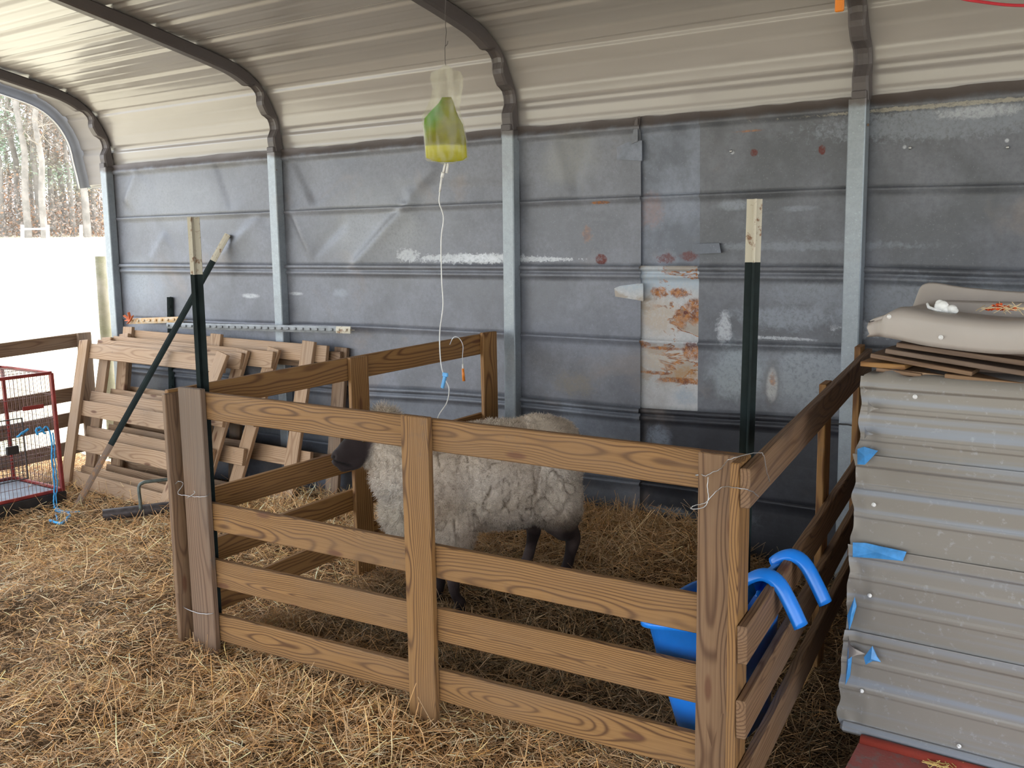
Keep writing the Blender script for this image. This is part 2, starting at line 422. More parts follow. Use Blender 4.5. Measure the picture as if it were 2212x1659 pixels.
def leafmat(n, c):
    s = NT(n, .8, 0, .2); a = s.attr('scol').outputs['Color']; s.col(a); return s.m
M['leaf'] = leafmat('leaves', None)

# ------------------------------------------------------------------ setting: ground, floor
xs = np.linspace(-1.0, 10.8, 330); ys = np.linspace(-5.6, .06, 190)
X, Y = np.meshgrid(xs, ys, indexing='ij')
Z = height(X, Y) - .012
floor = mk('floor', np.stack([X, Y, Z], -1).reshape(-1, 3), grid_faces(330, 190), M['floor'], None, True, origin=(0, 0, 0))
tag(floor, kind='structure')
def fz(x, y):
    d = np.sqrt((x-CAM.x)**2 + (y-CAM.y)**2)
    return -.13 + np.clip(d-7, 0, None)*.037*ss(-1, -12, x) + .2*(n2(x, y, .06, 4)-.5)*ss(10, 40, d)*ss(-1, -12, x)
ax_ = np.concatenate([np.linspace(-120, -20, 50), np.linspace(-18, 12, 50), np.linspace(16, 60, 14)])
ay_ = np.concatenate([np.linspace(-60, -10, 20), np.linspace(-9, 12, 40), np.linspace(15, 110, 50)])
X, Y = np.meshgrid(ax_, ay_, indexing='ij')
gr = mk('ground', np.stack([X, Y, fz(X, Y)], -1).reshape(-1, 3), grid_faces(len(ax_), len(ay_)), M['field'], None, True, origin=(0, 0, 0))
tag(gr, kind='structure')

# ------------------------------------------------------------------ straw stems
def stems(n, xr, yr, keep, L, W, pal, pitch, lift, seed, clean=0.):
    r = np.random.default_rng(seed)
    x = r.uniform(*xr, n); y = r.uniform(*yr, n)
    ok = keep(x, y, r.random(n)); x = x[ok]; y = y[ok]; n = len(x)
    z = height(x, y) + r.uniform(lift[0], lift[1], n)
    l = r.uniform(L[0], L[1], n)*(.5+.5*r.random(n)); wd = r.uniform(W[0], W[1], n)
    yaw = r.uniform(0, 2*pi, n); pt = r.normal(0, pitch, n)
    d = np.stack([np.cos(yaw)*np.cos(pt), np.sin(yaw)*np.cos(pt), np.sin(pt)], -1)
    s = np.stack([-np.sin(yaw), np.cos(yaw), np.zeros(n)], -1); u = np.cross(d, s)
    bend = (r.normal(0, .06, n)*l)[:, None]*s + (r.normal(0, .05, n)*l)[:, None]*u
    c = np.stack([x, y, z], -1)
    z_up = np.abs(np.sin(pt))*l*.5
    c[:, 2] += z_up*.55
    c[:, 1] = np.minimum(c[:, 1], -.035-np.abs(d[:, 1])*l*.5)
    rings = []
    for t, b, k in ((-.5, 0, .8), (0, 1, 1), (.5, 0, .6)):
        p = c + d*(l*t)[:, None] + bend*b
        for a in (0, 2.09, 4.19):
            rings.append(p + (np.cos(a)*s + np.sin(a)*u*.6)*(wd*.5*k)[:, None])
    V = np.stack(rings, 1)
    base = (np.arange(n)*9)[:, None]
    q = np.array([(i*3+k, i*3+(k+1) % 3, (i+1)*3+(k+1) % 3, (i+1)*3+k) for i in (0, 1) for k in range(3)])
    F = (base[:, :, None] + q[None]).reshape(-1, 4)
    pi_ = r.integers(0, len(pal), n); col = np.array(pal)[pi_]*np.array([1.30, 1.13, .90])*(r.uniform(.6, 1.3, n)[:, None])
    # bedding inside the pen is trodden and soiled
    soil = ss(-1.52, -1.35, y+.12*(n2(x, y, 3, 9)-.5))*ss(2.85, 3.2, x)*ss(4.9, 4.75, x)
    soil = np.clip(soil + .8*ss(4.62, 4.75, x)*ss(-2.2, -1.9, y), 0, 1)
    far = ss(-.75, -.4, y)*ss(4.4, 4.0, x)
    soil = soil*(1-.75*far)*(1-clean)
    soiled = np.array([(.20, .13, .07), (.15, .105, .06), (.26, .16, .08), (.12, .10, .055), (.34, .22, .12)])[r.integers(0, 5, n)]
    col = col*(1-soil[:, None]) + soiled*soil[:, None]*(r.uniform(.7, 1.3, n)[:, None])
    col = np.clip(col, 0, .9)
    C = np.repeat(np.concatenate([col, np.ones((n, 1))], 1), 9, 0)
    return V.reshape(-1, 3), F, C
PAL = [(.52, .36, .21), (.60, .44, .29), (.44, .27, .13), (.66, .54, .41), (.38, .25, .15), (.52, .41, .30), (.58, .37, .18), (.44, .32, .21)]
PALB = [(.74, .60, .42), (.68, .47, .24), (.84, .76, .64), (.60, .38, .16), (.62, .46, .30)]
def kp(x, y, q):
    dx = x-CAM.x; dy = y-CAM.y
    fw = -.579*dx+.815*dy; rt = .815*dx+.579*dy
    vis = (fw > .9) & (np.abs(rt) < fw*.56+.25) & (y < -.02)
    vis &= ~((x > 4.93) & (x < 6.6) & (y > -1.45) & (y < -.2))
    return vis & (q < np.clip((1.9/fw)**1.3, .06, 1))
parts = []
parts.append(stems(420000, (-.9, 6.2), (-3.4, 0), kp, (.014, .045), (.0009, .0020), PAL, .30, (-.014, .010), 21))
parts.append(stems(170000, (-.9, 6.2), (-3.4, 0), kp, (.03, .085), (.0016, .0030), PAL, .26, (-.006, .014), 22))
parts.append(stems(52000, (-.9, 6.2), (-3.4, 0), kp, (.035, .10), (.0026, .0046), PALB, .24, (-.002, .018), 23))
def kfar(x, y, q): return (y > -1.5) & (y < -.03) & ((x < 2.9) | (x > 3.05)) & ~((x > 4.93) & (y > -1.45))
parts.append(stems(9000, (-.6, 4.9), (-1.6, 0), kfar, (.08, .20), (.002, .0045), PALB[:2]+PAL[:3], .42, (.0, .03), 24))
def kpile(x, y, q): return (q < np.exp(-(((x-3.75)/.35)**2+((y+.25)/.2)**2)))
parts.append(stems(6000, (3.0, 4.5), (-.6, -.02), kpile, (.08, .20), (.002, .0045), PALB[:2]+PAL[:4], .5, (.0, .045), 25))
def kpile2(x, y, q): return (q < np.exp(-(((x-2.3)/.45)**2+((y+.35)/.3)**2)))
parts.append(stems(4000, (1.6, 2.85), (-1.0, -.02), kpile2, (.08, .18), (.002, .0045), PALB[:3]+PAL[:3], .5, (.0, .04), 26))
def kfr(x, y, q): return q < (.35 + .65*(n2(x, y, 5, 6) > .6))
parts.append(stems(5200, (2.6, 5.0), (-2.3, -1.69), kfr, (.07, .17), (.002, .0042), PALB[:2]+PAL[:4], .5, (.0, .03), 27))
def kpen(x, y, q): return (y < -.02) & (x > 2.85+.1*(y+1.6)) & (x < 4.85)
parts.append(stems(11000, (2.8, 4.9), (-1.62, 0), kpen, (.06, .16), (.002, .0042), PALB[:2]+PAL, .38, (.0, .022), 28, .55))
parts.append(stems(16000, (2.8, 4.9), (-1.62, 0), kpen, (.03, .10), (.0016, .0034), PAL, .34, (.0, .018), 29, .35))
off = 0; VV = []; FF = []; CC = []
for v, f, c in parts:
    VV.append(v); FF.append(f+off); CC.append(c); off += len(v)
st = mk('straw_bedding', np.concatenate(VV), np.concatenate(FF), M['straw'], None, False, {'scol': ('FLOAT_COLOR', np.concatenate(CC))}, origin=(0, 0, 0))
tag(st, 'loose golden straw bedding strewn over the shelter floor', 'straw', kind='stuff')

# ------------------------------------------------------------------ back wall of overlapping metal sheets
ZL = [lambda x: 1.845+0*x, lambda x: 1.532+0*x-.012*ss(4.4, 5.2, x), lambda x: 1.249+0*x-.012*ss(4.5, 5.2, x),
      lambda x: .918+.024*ss(.5, 2.5, x)+.014*ss(3.8, 4.6, x), lambda x: .62+.03*ss(1.8, 2.9, x)+.03*ss(3.6, 4.6, x), lambda x: .30+.03*ss(2, 4, x), lambda x: -.16+0*x]
CREASE = [((.28, 1.80), (.14, 1.63), .010), ((1.02, 1.79), (1.12, 1.56), -.005), ((1.35, 1.50), (1.02, 1.30), .009), ((2.44, 1.55), (2.05, 1.24), .016),
          ((1.62, 1.52), (1.76, 1.27), .012), ((1.62, 1.81), (1.78, 1.57), -.010), ((2.44, 1.56), (2.62, 1.70), .010), ((3.1, 1.6), (2.4, 1.63), -.005),
          ((1.76, 1.27), (2.0, 1.45), -.008), ((3.35, 1.56), (3.28, 1.80), .006), ((3.37, 1.56), (3.45, 1.78), -.006), ((.5, 1.42), (.35, 1.27), .008)]
def wall_y(x, z, amp=1.):
    y = .012*(n2(x, z, 1.7, 31)-.5) + .006*(n2(x, z, 5, 32)-.5)
    for (a, b, h) in CREASE:
        a = np.array(a); b = np.array(b); d = b-a; L = np.hypot(*d); e = d/L; nrm = np.array([-e[1], e[0]])
        s = ((x-a[0])*e[0]+(z-a[1])*e[1])/L; t = (x-a[0])*nrm[0]+(z-a[1])*nrm[1]
        fade = ss(-.15, .1, s)*ss(1.15, .9, s)
        y = y - 1.7*h*fade*np.where(t > 0, np.exp(-t/.09), np.exp(t/.012))
    return y*amp
def sheet(x0, x1, i, mat, parent, yo=0., ridge=True, jag=0.):
    nx = max(4, int((x1-x0)/.02)); xs = np.linspace(x0, x1, nx)
    # profile between seam i (top) and i+1 (bottom)
    pf = [(0, -.004, 1)]
    if i in (2, 4): pf = [(0, .010, 1), (.004, .004, 1), (.006, -.016, 1), (.022, -.018, 1), (.026, -.001, 1), (.036, .000, 1), (.04, -.010, 1), (.054, -.010, 1), (.058, 0, 1)]
    elif i == 0: pf = [(0, -.004, 1), (.028, -.006, 1), (.034, -.014, 1), (.050, -.014, 1), (.058, 0, 1)]
    else: pf = [(0, .010, 1), (.002, .002, 1), (.006, -.010, 1), (.014, -.011, 1), (.024, 0, 1)]
    ts = [p[0] for p in pf]; off = [p[1] for p in pf]
    Ht = 0
    zt = ZL[i](xs); zb = ZL[i+1](xs)
    rows = []
    for a, o in zip(ts, off): rows.append((zt-a, o+0*xs))
    for q in np.linspace(0, 1, 16)[1:]:
        zz = (zt-ts[-1])*(1-q)+(zb-.006)*q
        o = 0*xs + (0 if q < .97 else 0)
        rows.append((zz, o))
    rows.append((zb-.008, 0*xs+.008))
    Zs = np.stack([r_[0] for r_ in rows], 1); Os = np.stack([r_[1] for r_ in rows], 1)
    if i == 0 and jag:
        jg = .010*(n2(xs, 0*xs, 14, 41)-.3)+.012*(n2(xs, 0*xs, 3, 42)-.5)
        Zs[:, 0] += jg; Zs[:, 1] += jg*.4
    Xs = np.repeat(xs[:, None], Zs.shape[1], 1)
    Ys = wall_y(Xs, Zs)+Os+yo
    F = grid_faces(nx, Zs.shape[1])
    V = np.stack([Xs, Ys, Zs], -1).reshape(-1, 3)
    return mk('metal_sheet', V, F, mat, parent, False)
wall = empty('wall_back', (3.3, 0, 0), kind='structure')
for i in range(6):
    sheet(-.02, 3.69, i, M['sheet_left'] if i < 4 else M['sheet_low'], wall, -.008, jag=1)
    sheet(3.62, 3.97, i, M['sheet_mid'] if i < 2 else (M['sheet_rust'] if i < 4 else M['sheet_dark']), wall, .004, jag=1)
    sheet(3.95, 10.6, i, M['sheet_right'] if i < 4 else M['sheet_dark'], wall, -.006, jag=1)  # wall run on out of view, added to darken the right side
def tab(pts, y, mat, name='metal_flap'):
    v = [(p.x, y, p.z) for p in pts]+[(p.x, y+.004, p.z) for p in pts]; n = len(pts)
    f = [tuple(range(n)), tuple(range(2*n-1, n-1, -1))]+[(k, (k+1) % n, n+(k+1) % n, n+k) for k in range(n)]
    return mk(name, v, f, mat, wall)
P0 = lambda px, py: atY(px, py, 0)
tab([P0(1338, 318), P0(1362, 308), P0(1384, 304), P0(1392, 304), P0(1392, 348), P0(1338, 345)], -.022, M['sheet_mid'])
tab([P0(1500, 527), P0(1558, 525), P0(1562, 546), P0(1500, 549)], -.020, M['sheet_mid'])
tab([P0(1333, 622), P0(1345, 617), P0(1384, 612), P0(1395, 612), P0(1395, 650), P0(1380, 647), P0(1335, 640)], -.024, M['sheet_rust'])
tab([P0(1378, 262), P0(1384, 255), P0(1384, 306), P0(1370, 312)], -.026, M['sheet_left'])
for px, py in ((1968, 320), (2178, 319), (1582, 327)):
    p = P0(px, py); MB().ell((p.x, -.014, p.z), (.006, .005, .006), 10, 6).build('screw', M['wire'], wall, True)

# ------------------------------------------------------------------ roof of ribbed painted sheets
arc = [(.045, 1.70), (.032, 1.80), (.010, 1.90), (.004, 1.97), (-.025, 2.05), (-.085, 2.145), (-.175, 2.222), (-.28, 2.268), (-.47, 2.312), (-.85, 2.392), (-1.05, 2.43), (-2.75, 2.765), (-4.45, 2.43), (-5.0, 2.31), (-5.25, 2.25), (-5.40, 2.14), (-5.47, 2.03), (-5.5, 1.9)]
def resample(pts, step):
    P = np.array(pts, float); d = np.r_[0, np.cumsum(np.hypot(*np.diff(P, axis=0).T))]
    # catmull-like smoothing by dense linear + box filter
    s = np.arange(0, d[-1], .005); q = np.stack([np.interp(s, d, P[:,0]), np.interp(s, d, P[:,1])], 1)
    k = np.ones(17)/17
    for _ in range(2):
        pad = np.concatenate([np.repeat(q[:1], 8, 0), q, np.repeat(q[-1:], 8, 0)])
        q = np.stack([np.convolve(pad[:, c], k, 'valid') for c in (0, 1)], 1)
    return s, q
sA, qA = resample(arc, .005)
tA = np.gradient(qA, axis=0); tA /= np.linalg.norm(tA, axis=1)[:, None]
nA = np.stack([tA[:,1], -tA[:,0]], 1)   # outwards (away from the room)
s0 = sA[np.argmin(np.abs(qA[:,1]-1.942)+10*(qA[:,0] < -.5))]
SP = .2285
def ribprof(s):
    r = np.zeros_like(s)
    k = (s-s0+SP*50) % SP; k = np.minimum(k, SP-k)
    r += .011*ss(.024, .008, k)
    for o in (.33, .67):
        k = (s-s0+SP*50-SP*o) % SP; k = np.minimum(k, SP-k); r += .0016*ss(.014, .004, k)
    return r
lap = np.zeros_like(sA)
for j, q in enumerate((3, 6.06, 9, 12)):
    lap += .006*ss(s0+SP*q+.016, s0+SP*q+.020, sA)-.006*ss(s0+SP*q+.02, s0+SP*(q+1), sA)
prof = qA + nA*(ribprof(sA)+lap)[:, None]
xr = [-.36, -.3, 0, 1.5, 3, 4.5, 6, 7.5]
def roof_strip(a, b, x0, x1, mat, parent, name='roof_sheet'):
    idx = np.where((sA >= a) & (sA <= b))[0]
    p = prof[idx]; n = nA[idx]; xs = np.linspace(x0, x1, 30)
    V = []
    for x in xs:
        V.append(np.stack([np.full(len(p), x), p[:,0], p[:,1]], 1))
    V = np.concatenate(V); F = grid_faces(len(xs), len(p))
    o = mk(name, V, F, mat, parent, True)
    m = o.modifiers.new('thick', 'SOLIDIFY'); m.thickness = .002; m.offset = 0
    return o
ceil = empty('ceiling', (3.5, -2.7, 2.7), kind='structure')
cuts = [0, s0+SP*.5-.02, s0+SP*3+.018, s0+SP*6+.018+.06*SP, s0+SP*9+.018, s0+SP*12+.018, s0+SP*15+.018, s0+SP*18, s0+SP*21, 99]
cuts = [0]+[s0+SP*q+.018 for q in (3, 6.06, 9, 12, 15, 18, 21)]+[99]
for a, b in zip(cuts[:-1], cuts[1:]):
    roof_strip(a, b+.004, -.30, 10.7, M['roof'], ceil)  # unseen right-hand length added to keep light off that side

# end trim hanging past the first frame (J shaped edge of the roof sheet)
def end_trim():
    idx = np.where((sA >= .02) & (sA <= s0+SP*9))[0][::3]
    p = qA[idx]; n = nA[idx]; V = []; N = len(idx)
    sec = [(-.30, .034), (-.355, .034), (-.36, -.050), (-.35, -.056), (-.335, -.056), (-.335, -.052), (-.352, -.046), (-.348, .0)]
    for i in range(N):
        for (x, o) in sec: V.append((x, p[i, 0]+n[i, 0]*o, p[i, 1]+n[i, 1]*o))
    V = np.array(V); k = len(sec)
    MB().tube([(-.33, q_[0]-.0+n_[0]*-.056, q_[1]+n_[1]*-.056) for q_, n_ in zip(p[::3], n[::3])], .004, 6).build('trim_bead', M['white_sheet'], ceil, True)
    F = np.array([(i*k+j, i*k+(j+1) % k, (i+1)*k+(j+1) % k, (i+1)*k+j) for i in range(N-1) for j in range(k)])
    return mk('end_trim', V, F, plain('grey_trim', (.13, .13, .14), .5, .1, .08), ceil, False)
end_trim()

# ------------------------------------------------------------------ steel frames: leg + bent bow with crimps
def frame_path():
    idx = np.where((qA[:,1] > 1.835) | (sA > 3))[0]
    idx = idx[(sA[idx] < sA[-1]-.02)]
    return qA[idx], nA[idx], sA[idx]-sA[idx[0]]
FQ, FN, FS = frame_path()
HW = .029
FRL = ['galvanised steel frame at the open end beside the wire cage', 'galvanised steel frame with its leg behind the leaning T-posts',
       'galvanised steel frame at the back corner of the pen, bow crimped twice', 'galvanised steel frame beside the ribbed metal shelter', 'galvanised steel frame beyond the ribbed metal shelter', 'sixth steel frame from the open end, unseen under the added roof length', 'seventh steel frame from the open end, unseen under the added roof length', 'last steel frame, unseen at the far right end of the added roof length']
for i in range(8):  # last three frames go with the added unseen roof length
    x = 1.524*i
    fr = empty('carport_frame', (x, -.03, -.05), FRL[i], 'frame', 'steel frames along the back wall', 'structure')
    b = MB()
    lean = [.012, .006, .01, -.004, 0, 0, 0, 0][i]
    b.box((x+lean, -.034, 1.835), (x-lean*.3, -.034, -.12), (1, 0, 0), .062, .052, .004)
    b.build('leg', M['steel'], fr)
    # bow
    step = 4; ii = list(range(0, len(FQ), step)); V = []; k = 12; rad = .008
    c1 = 0.15; c2 = .36
    for j in ii:
        s = FS[j]; q = FQ[j]; n = FN[j]
        dent = .8*math.exp(-((s-c1)/.056)**4) + .8*math.exp(-((s-c2)/.056)**4)
        th = .060; outer = -.006; inner = outer-th
        w_ = HW*(1+.16*dent)
        pin = outer-th*(1-dent)          # centre of the inner face pushed in
        edge = outer-th*(1-.75*dent)
        sec = [(-w_, outer-rad), (-w_+rad, outer), (w_-rad, outer), (w_, outer-rad), (w_, edge+rad), (w_-rad*1.0, edge), (w_*.55, edge*.35+pin*.65), (0, pin), (-w_*.55, edge*.35+pin*.65), (-w_+rad, edge), (-w_, edge+rad)]
        k = len(sec)
        for (a, o) in sec: V.append((x+a, q[0]+n[0]*o, q[1]+n[1]*o))
    N = len(ii)
    F = [(i2*k+j, i2*k+(j+1) % k, (i2+1)*k+(j+1) % k, (i2+1)*k+j) for i2 in range(N-1) for j in range(k)]
    F += [tuple(range(k)), tuple((N-1)*k+j for j in range(k-1, -1, -1))]
    mk('bow', V, F, M['steel_dark'], fr, False)
    b = MB(); b.ab((x-.026, -.058, 1.80), (x+.026, -.010, 1.86), .003); b.build('sleeve', M['steel_dark'], fr)
    for yy in (1.74, ):
        p = (x+.034, -.05, yy); MB().ell(p, (.004, .005, .005), 8, 6).build('screw', M['brownrust'], fr, True)
    # front leg at the open side
    b = MB(); b.box((x, -5.45, 1.9), (x, -5.45, -.12), (1, 0, 0), .06, .054, .004); b.build('leg', M['steel'], fr)

# ------------------------------------------------------------------ wooden fence panels
def seedof(*a): return hash(tuple(round(v, 3) for v in a)) & 0xffff
def panel(name, label, cat, near, far, rails, ups, side, mat, group=None, upmats=None, railmats=None, wr=.090, t=.022, ext=(0, 0)):
    """near/far: (x,y) ends of the plane between rails and uprights; rails: [(z_near,z_far,width)], ups: [(fraction, z_top, z_bottom, width)]
    side=+1: uprights to the left of near->far direction"""
    A = Vector((*near, 0)); B = Vector((*far, 0)); e = (B-A).normalized(); n = Vector((-e.y, e.x, 0))*side
    c = (A+B)/2; zb = min(u[2] for u in ups)
    root = empty(name, (c.x, c.y, zb), label, cat, group)
    for k, (z0, z1, w_) in enumerate(rails):
        a = A - n*(t/2+.0006); b_ = B - n*(t/2+.0006)
        a = a - e*ext[0]; b_ = b_ + e*ext[1]
        MB().box((a.x, a.y, z0), (b_.x, b_.y, z1), (0, 0, 1), w_, t, .0025, seedof(z0, z1, a.x, k)).build('rail', (railmats or {}).get(k, mat), root)
    for k, u in enumerate(ups):
        fr, zt, zb_, w_ = u[:4]; dx = u[4] if len(u) > 4 else 0
        p = A.lerp(B, fr) + n*(t/2+.0006)
        MB().box((p.x+e.x*dx, p.y+e.y*dx, zt), (p.x, p.y, zb_), tuple(e), w_, t, .0025, seedof(fr, zt, p.x, 7)).build('upright', (upmats or {}).get(k, mat), root)
    return root
# front panel: uprights towards the camera
L0, R0 = 2.855, 4.828
def zr(zl, zrr): # z at x=2.93 and 4.73 -> at the panel ends
    s = (zrr-zl)/(4.733-2.935); return (zl+s*(L0-2.935), zl+s*(R0-2.935))
rl = [(*zr(.834, .838), .089), (*zr(.457, .491), .094), (*zr(.259, .319), .096), (*zr(.066, .147), .092)]
fp = panel('fence_panel', 'four-rail wooden fence panel across the front of the sheep pen', 'fence panel', (L0, -1.648), (R0, -1.648), rl,
      [(.022, .893, -.03, .118, .0), (.517, .888, -.05, .098), (.970, .884, -.08, .098)], -1, M['wood_front'], upmats={0: M['wood_grey'], 1: M['wood_front'], 2: M['wood_side']}, railmats={3: M['wood_front']})
lp = panel('fence_panel', 'orange pine fence panel on the left side of the pen, behind the sheep\'s head', 'fence panel', (2.780, -1.665), (2.990, -.095),
      [(.832, .903, .089), (.457, .548, .089), (.270, .41, .085), (.080, .27, .085)], [(.012, .868, -.02, .089), (.505, .912, .03, .089), (.972, .952, .08, .089)], -1, M['wood_orange'], upmats={0: M['wood_side']})
rp = panel('fence_panel', 'brown fence panel on the right side of the pen carrying the blue feeder', 'fence panel', (4.842, -1.725), (4.640, -.10),
      [(.828, .915, .089), (.474, .56, .089), (.300, .40, .092), (.13, .24, .089)], [(.028, .882, -.08, .089), (.60, .925, .04, .089), (.965, .975, .08, .089)], 1, M['wood_side'], upmats={0: M['wood_front'], 1: M['wood_orange'], 2: M['wood_orange']})

# leaning panels by the wall, each a quad of corners
def lean_panel(label, TL, TR, BL, BR, nr, nu, mat, w_=.09, t=.022, zf=(.06, .42, .66, .93), fr=(.03, .97), front=1):
    TL, TR, BL, BR = map(Vector, (TL, TR, BL, BR))
    root = empty('fence_panel', tuple((BL+BR)/2), label, 'fence panel', 'spare fence panels leaning on the back wall')
    nrm = (TR-TL).cross(BL-TL).normalized()
    if nrm.y > 0: nrm = -nrm      # towards the room
    for f in zf:
        a = TL.lerp(BL, f); b = TR.lerp(BR, f)
        MB().box(a, b, (TL-BL).normalized(), w_, t, .002, seedof(f, a.x, a.y)).build('rail', mat, root)
    for g in fr:
        a = TL.lerp(TR, g)+nrm*(t+.0008)*front; b = BL.lerp(BR, g)+nrm*(t+.0008)*front
        a = a + (a-b).normalized()*.0
        MB().box(a+(a-b).normalized()*.012, b+(b-a).normalized()*.012, (TR-TL).normalized(), w_, t, .002, seedof(g, a.x, b.y)).build('upright', mat, root)
    return root
# ground offset -.04 there
Zg = -.045
def LP(xl, xr, yt, yb, ztop=.80, dxl=.0, **k): return (xl+dxl, yt, ztop), (xr+dxl, yt, ztop), (xl, yb, Zg), (xr, yb, Zg)
lean_panel('front spare fence panel of the leaning stack, uprights facing out', (.02, -.275, .775), (1.38, -.285, .768), (.12, -.52, -.045), (1.18, -.58, -.045), 4, 2, M['wood_pale'], zf=(.055, .46, .70, .95), fr=(.03, .985))
lean_panel('second spare fence panel of the leaning stack, just behind the front one', (.10, -.225, .80), (1.44, -.225, .79), (.17, -.46, -.045), (1.33, -.51, -.045), 4, 2, M['wood_pale'], fr=(.04, .97), front=-1)
lean_panel('third spare fence panel of the leaning stack, its end sticking out right', (.17, -.165, .82), (1.62, -.165, .80), (.28, -.36, -.045), (1.46, -.41, -.045), 4, 2, M['wood_pale'], fr=(.05, .97), front=-1)
lean_panel('wide spare fence panel against the wall, topmost and reaching furthest right', (.20, -.085, .850), (1.93, -.085, .835), (.22, -.24, -.03), (1.88, -.27, -.03), 4, 3, M['wood_pale'], fr=(.02, .5, .93), zf=(.055, .44, .68, .95))
lean_panel('narrow spare fence panel tucked behind the wide one', (.30, -.052, .80), (1.99, -.052, .81), (.35, -.13, -.03), (1.97, -.16, -.03), 4, 3, M['wood_out'], fr=(.5, .985), zf=(.065, .46, .70), front=-1)

# fence panel closing the open left end
panel('fence_panel', 'brown fence panel across the open end, behind the wire cage', 'fence panel', (-.12, -2.4), (-.12, -.14),
      [(.70, .783, .085), (.385, .452, .085), (.21, .30, .085), (.05, .12, .085)], [(.03, .78, -.08, .089), (.5, .80, -.08, .089), (.975, .825, -.06, .089)], -1, M['wood_out'])

# ------------------------------------------------------------------ T-posts
def tpost(label, A, B, face, tip=.18, mat='tgreen', tipmat='twhite', studs=True, fl=.035, st=.030, spade=False, group='steel T-posts', rustfoot=0):
    """A foot, B top; face = direction the studded flange looks"""
    A = Vector(A); B = Vector(B); L = (B-A).length; e = (B-A).normalized()
    n = Vector(face); n = (n - e*n.dot(e)).normalized(); s = e.cross(n)
    root = empty('t_post', tuple(A), label, 't-post', group)
    def seg(t0, t1, name, mt, st_=True):
        b = MB()
        sec = [(-fl/2, 0), (-fl/2, -.004), (-.003, -.006), (-.002, -st), (.002, -st), (.003, -.006), (fl/2, -.004), (fl/2, 0), (.006, .003), (-.006, .003)]
        V = []
        for t in (t0, t1):
            for (a, c) in sec: V.append(A + e*t + s*a + n*c)
        k = len(sec)
        F = [(j, (j+1) % k, k+(j+1) % k, k+j) for j in range(k)]+[tuple(range(k-1, -1, -1)), tuple(range(k, 2*k))]
        b.add(V, F)
        if st_:
            t = t0+.02
            while t < t1-.01:
                c = A+e*t+n*.005
                b.box(c-e*.008, c+e*.008, tuple(s), .013, .009, .002); t += .054
        return b.build(name, mt, root)
    seg(rustfoot, L-tip, 'shaft', M[mat], studs)
    if tip: seg(L-tip, L, 'painted_tip', M[tipmat], studs)
    if rustfoot: seg(0, rustfoot, 'foot', M['brownrust'], False)
    return root
def VN(v): return Vector(v).normalized()
toc = Vector((.59, -.8, 0))
tpost('dark T-post with white chipped tip behind the pen\'s front left corner', atY(467, 1330, -1.592)+Vector((0, 0, -.05)), atY(418, 469, -1.59), (-.59, .8, 0), .188, studs=False, fl=.040, st=.034)
a = atY(1606, 1300, -1.16); top = atY(1630, 430, -1.16)
tpost('studded T-post with rusty white tip inside the pen\'s front right corner', (atY(1612, 985, -1.16).x-.012, -1.16, -.1), top, (-.5, .87, 0), .165, fl=.040)
tpost('slanting T-post leaning on the wall with a rusty foot by the blue twine', atZ(158, 1106, -.09), atY(492, 506, -.030), (.6, -.7, .3), .17, studs=False, rustfoot=.42, fl=.034)
tpost('grey studded T-post lying along the top of the leaning panels', atY(360, 703, -.105)+Vector((0, 0, 0)), atY(757, 713, -.105), (.1, -1, .1), .10, mat='tgrey')
tpost('orange painted T-post end lying on top of the stack beside the end frame', atY(395, 690, -.07), atY(278, 694, -.10), (.1, -1, .2), .0, mat='tyellow')
tpost('short dark green T-post standing behind the leaning panels', (.47, -.030, -.05), atY(367, 642, -.030), (.7, -.7, 0), 0)

# orange-red plastic leaf-like scrap on the stack
b = MB()
p = atY(282, 692, -.11)
for k, (dx, dz, ln) in enumerate(((-.05, .03, .05), (.0, .05, .04), (-.04, .0, .05), (.04, .03, .04), (-.02, -.02, .03))):
    b.box(p, p+Vector((dx, -.01, dz)), (0, 1, .3), .018, .004, .001)
o = b.build('orange_tag', M['orange_rust']); tag(o, 'small torn orange-red tag on top of the stack next to the end frame', 'tag')

# wooden round post outside
b = MB(); b.tube([(-.66, .30, -.15), (-.655, .30, .4), (-.652, .30, .9), (-.65, .30, 1.285)], [.040, .039, .038, .036], 14)
o = b.build('wooden_post', M['post_wood'], None, True); tag(o, 'round greenish wooden fence post outside the open end', 'post')

# ------------------------------------------------------------------ wire cage with tray and twine
cg = empty('wire_cage', (.15, -1.1, -.06), 'red-framed wire dog cage standing on a black tray by the open end', 'cage')
X0, X1, Y0, Y1, Z0, Z1 = -.07, .45, -1.55, -.735, -.035, .670
b = MB()
dl = Vector((-.03, 0, 0))     # cage leans a little
def cpt(x, y, z): return Vector((x-.10*(z-Z0)*.3, y-.0*(z-Z0), z))
for (a_, b_) in [((X1, Y1), None), ((X1, Y0), None), ((X0, Y1), None), ((X0, Y0), None)]:
    b.box(cpt(*a_, Z0), cpt(*a_, Z1), (1, 0, 0), .020, .020, .003)
for z in (Z0+.05, Z1):
    for (p_, q_) in (((X1, Y0), (X1, Y1)), ((X0, Y0), (X0, Y1)), ((X0, Y1), (X1, Y1)), ((X0, Y0), (X1, Y0))):
        b.box(cpt(*p_, z), cpt(*q_, z), (0, 0, 1), .018, .014, .003)
b.build('frame', M['cage_red'], cg)
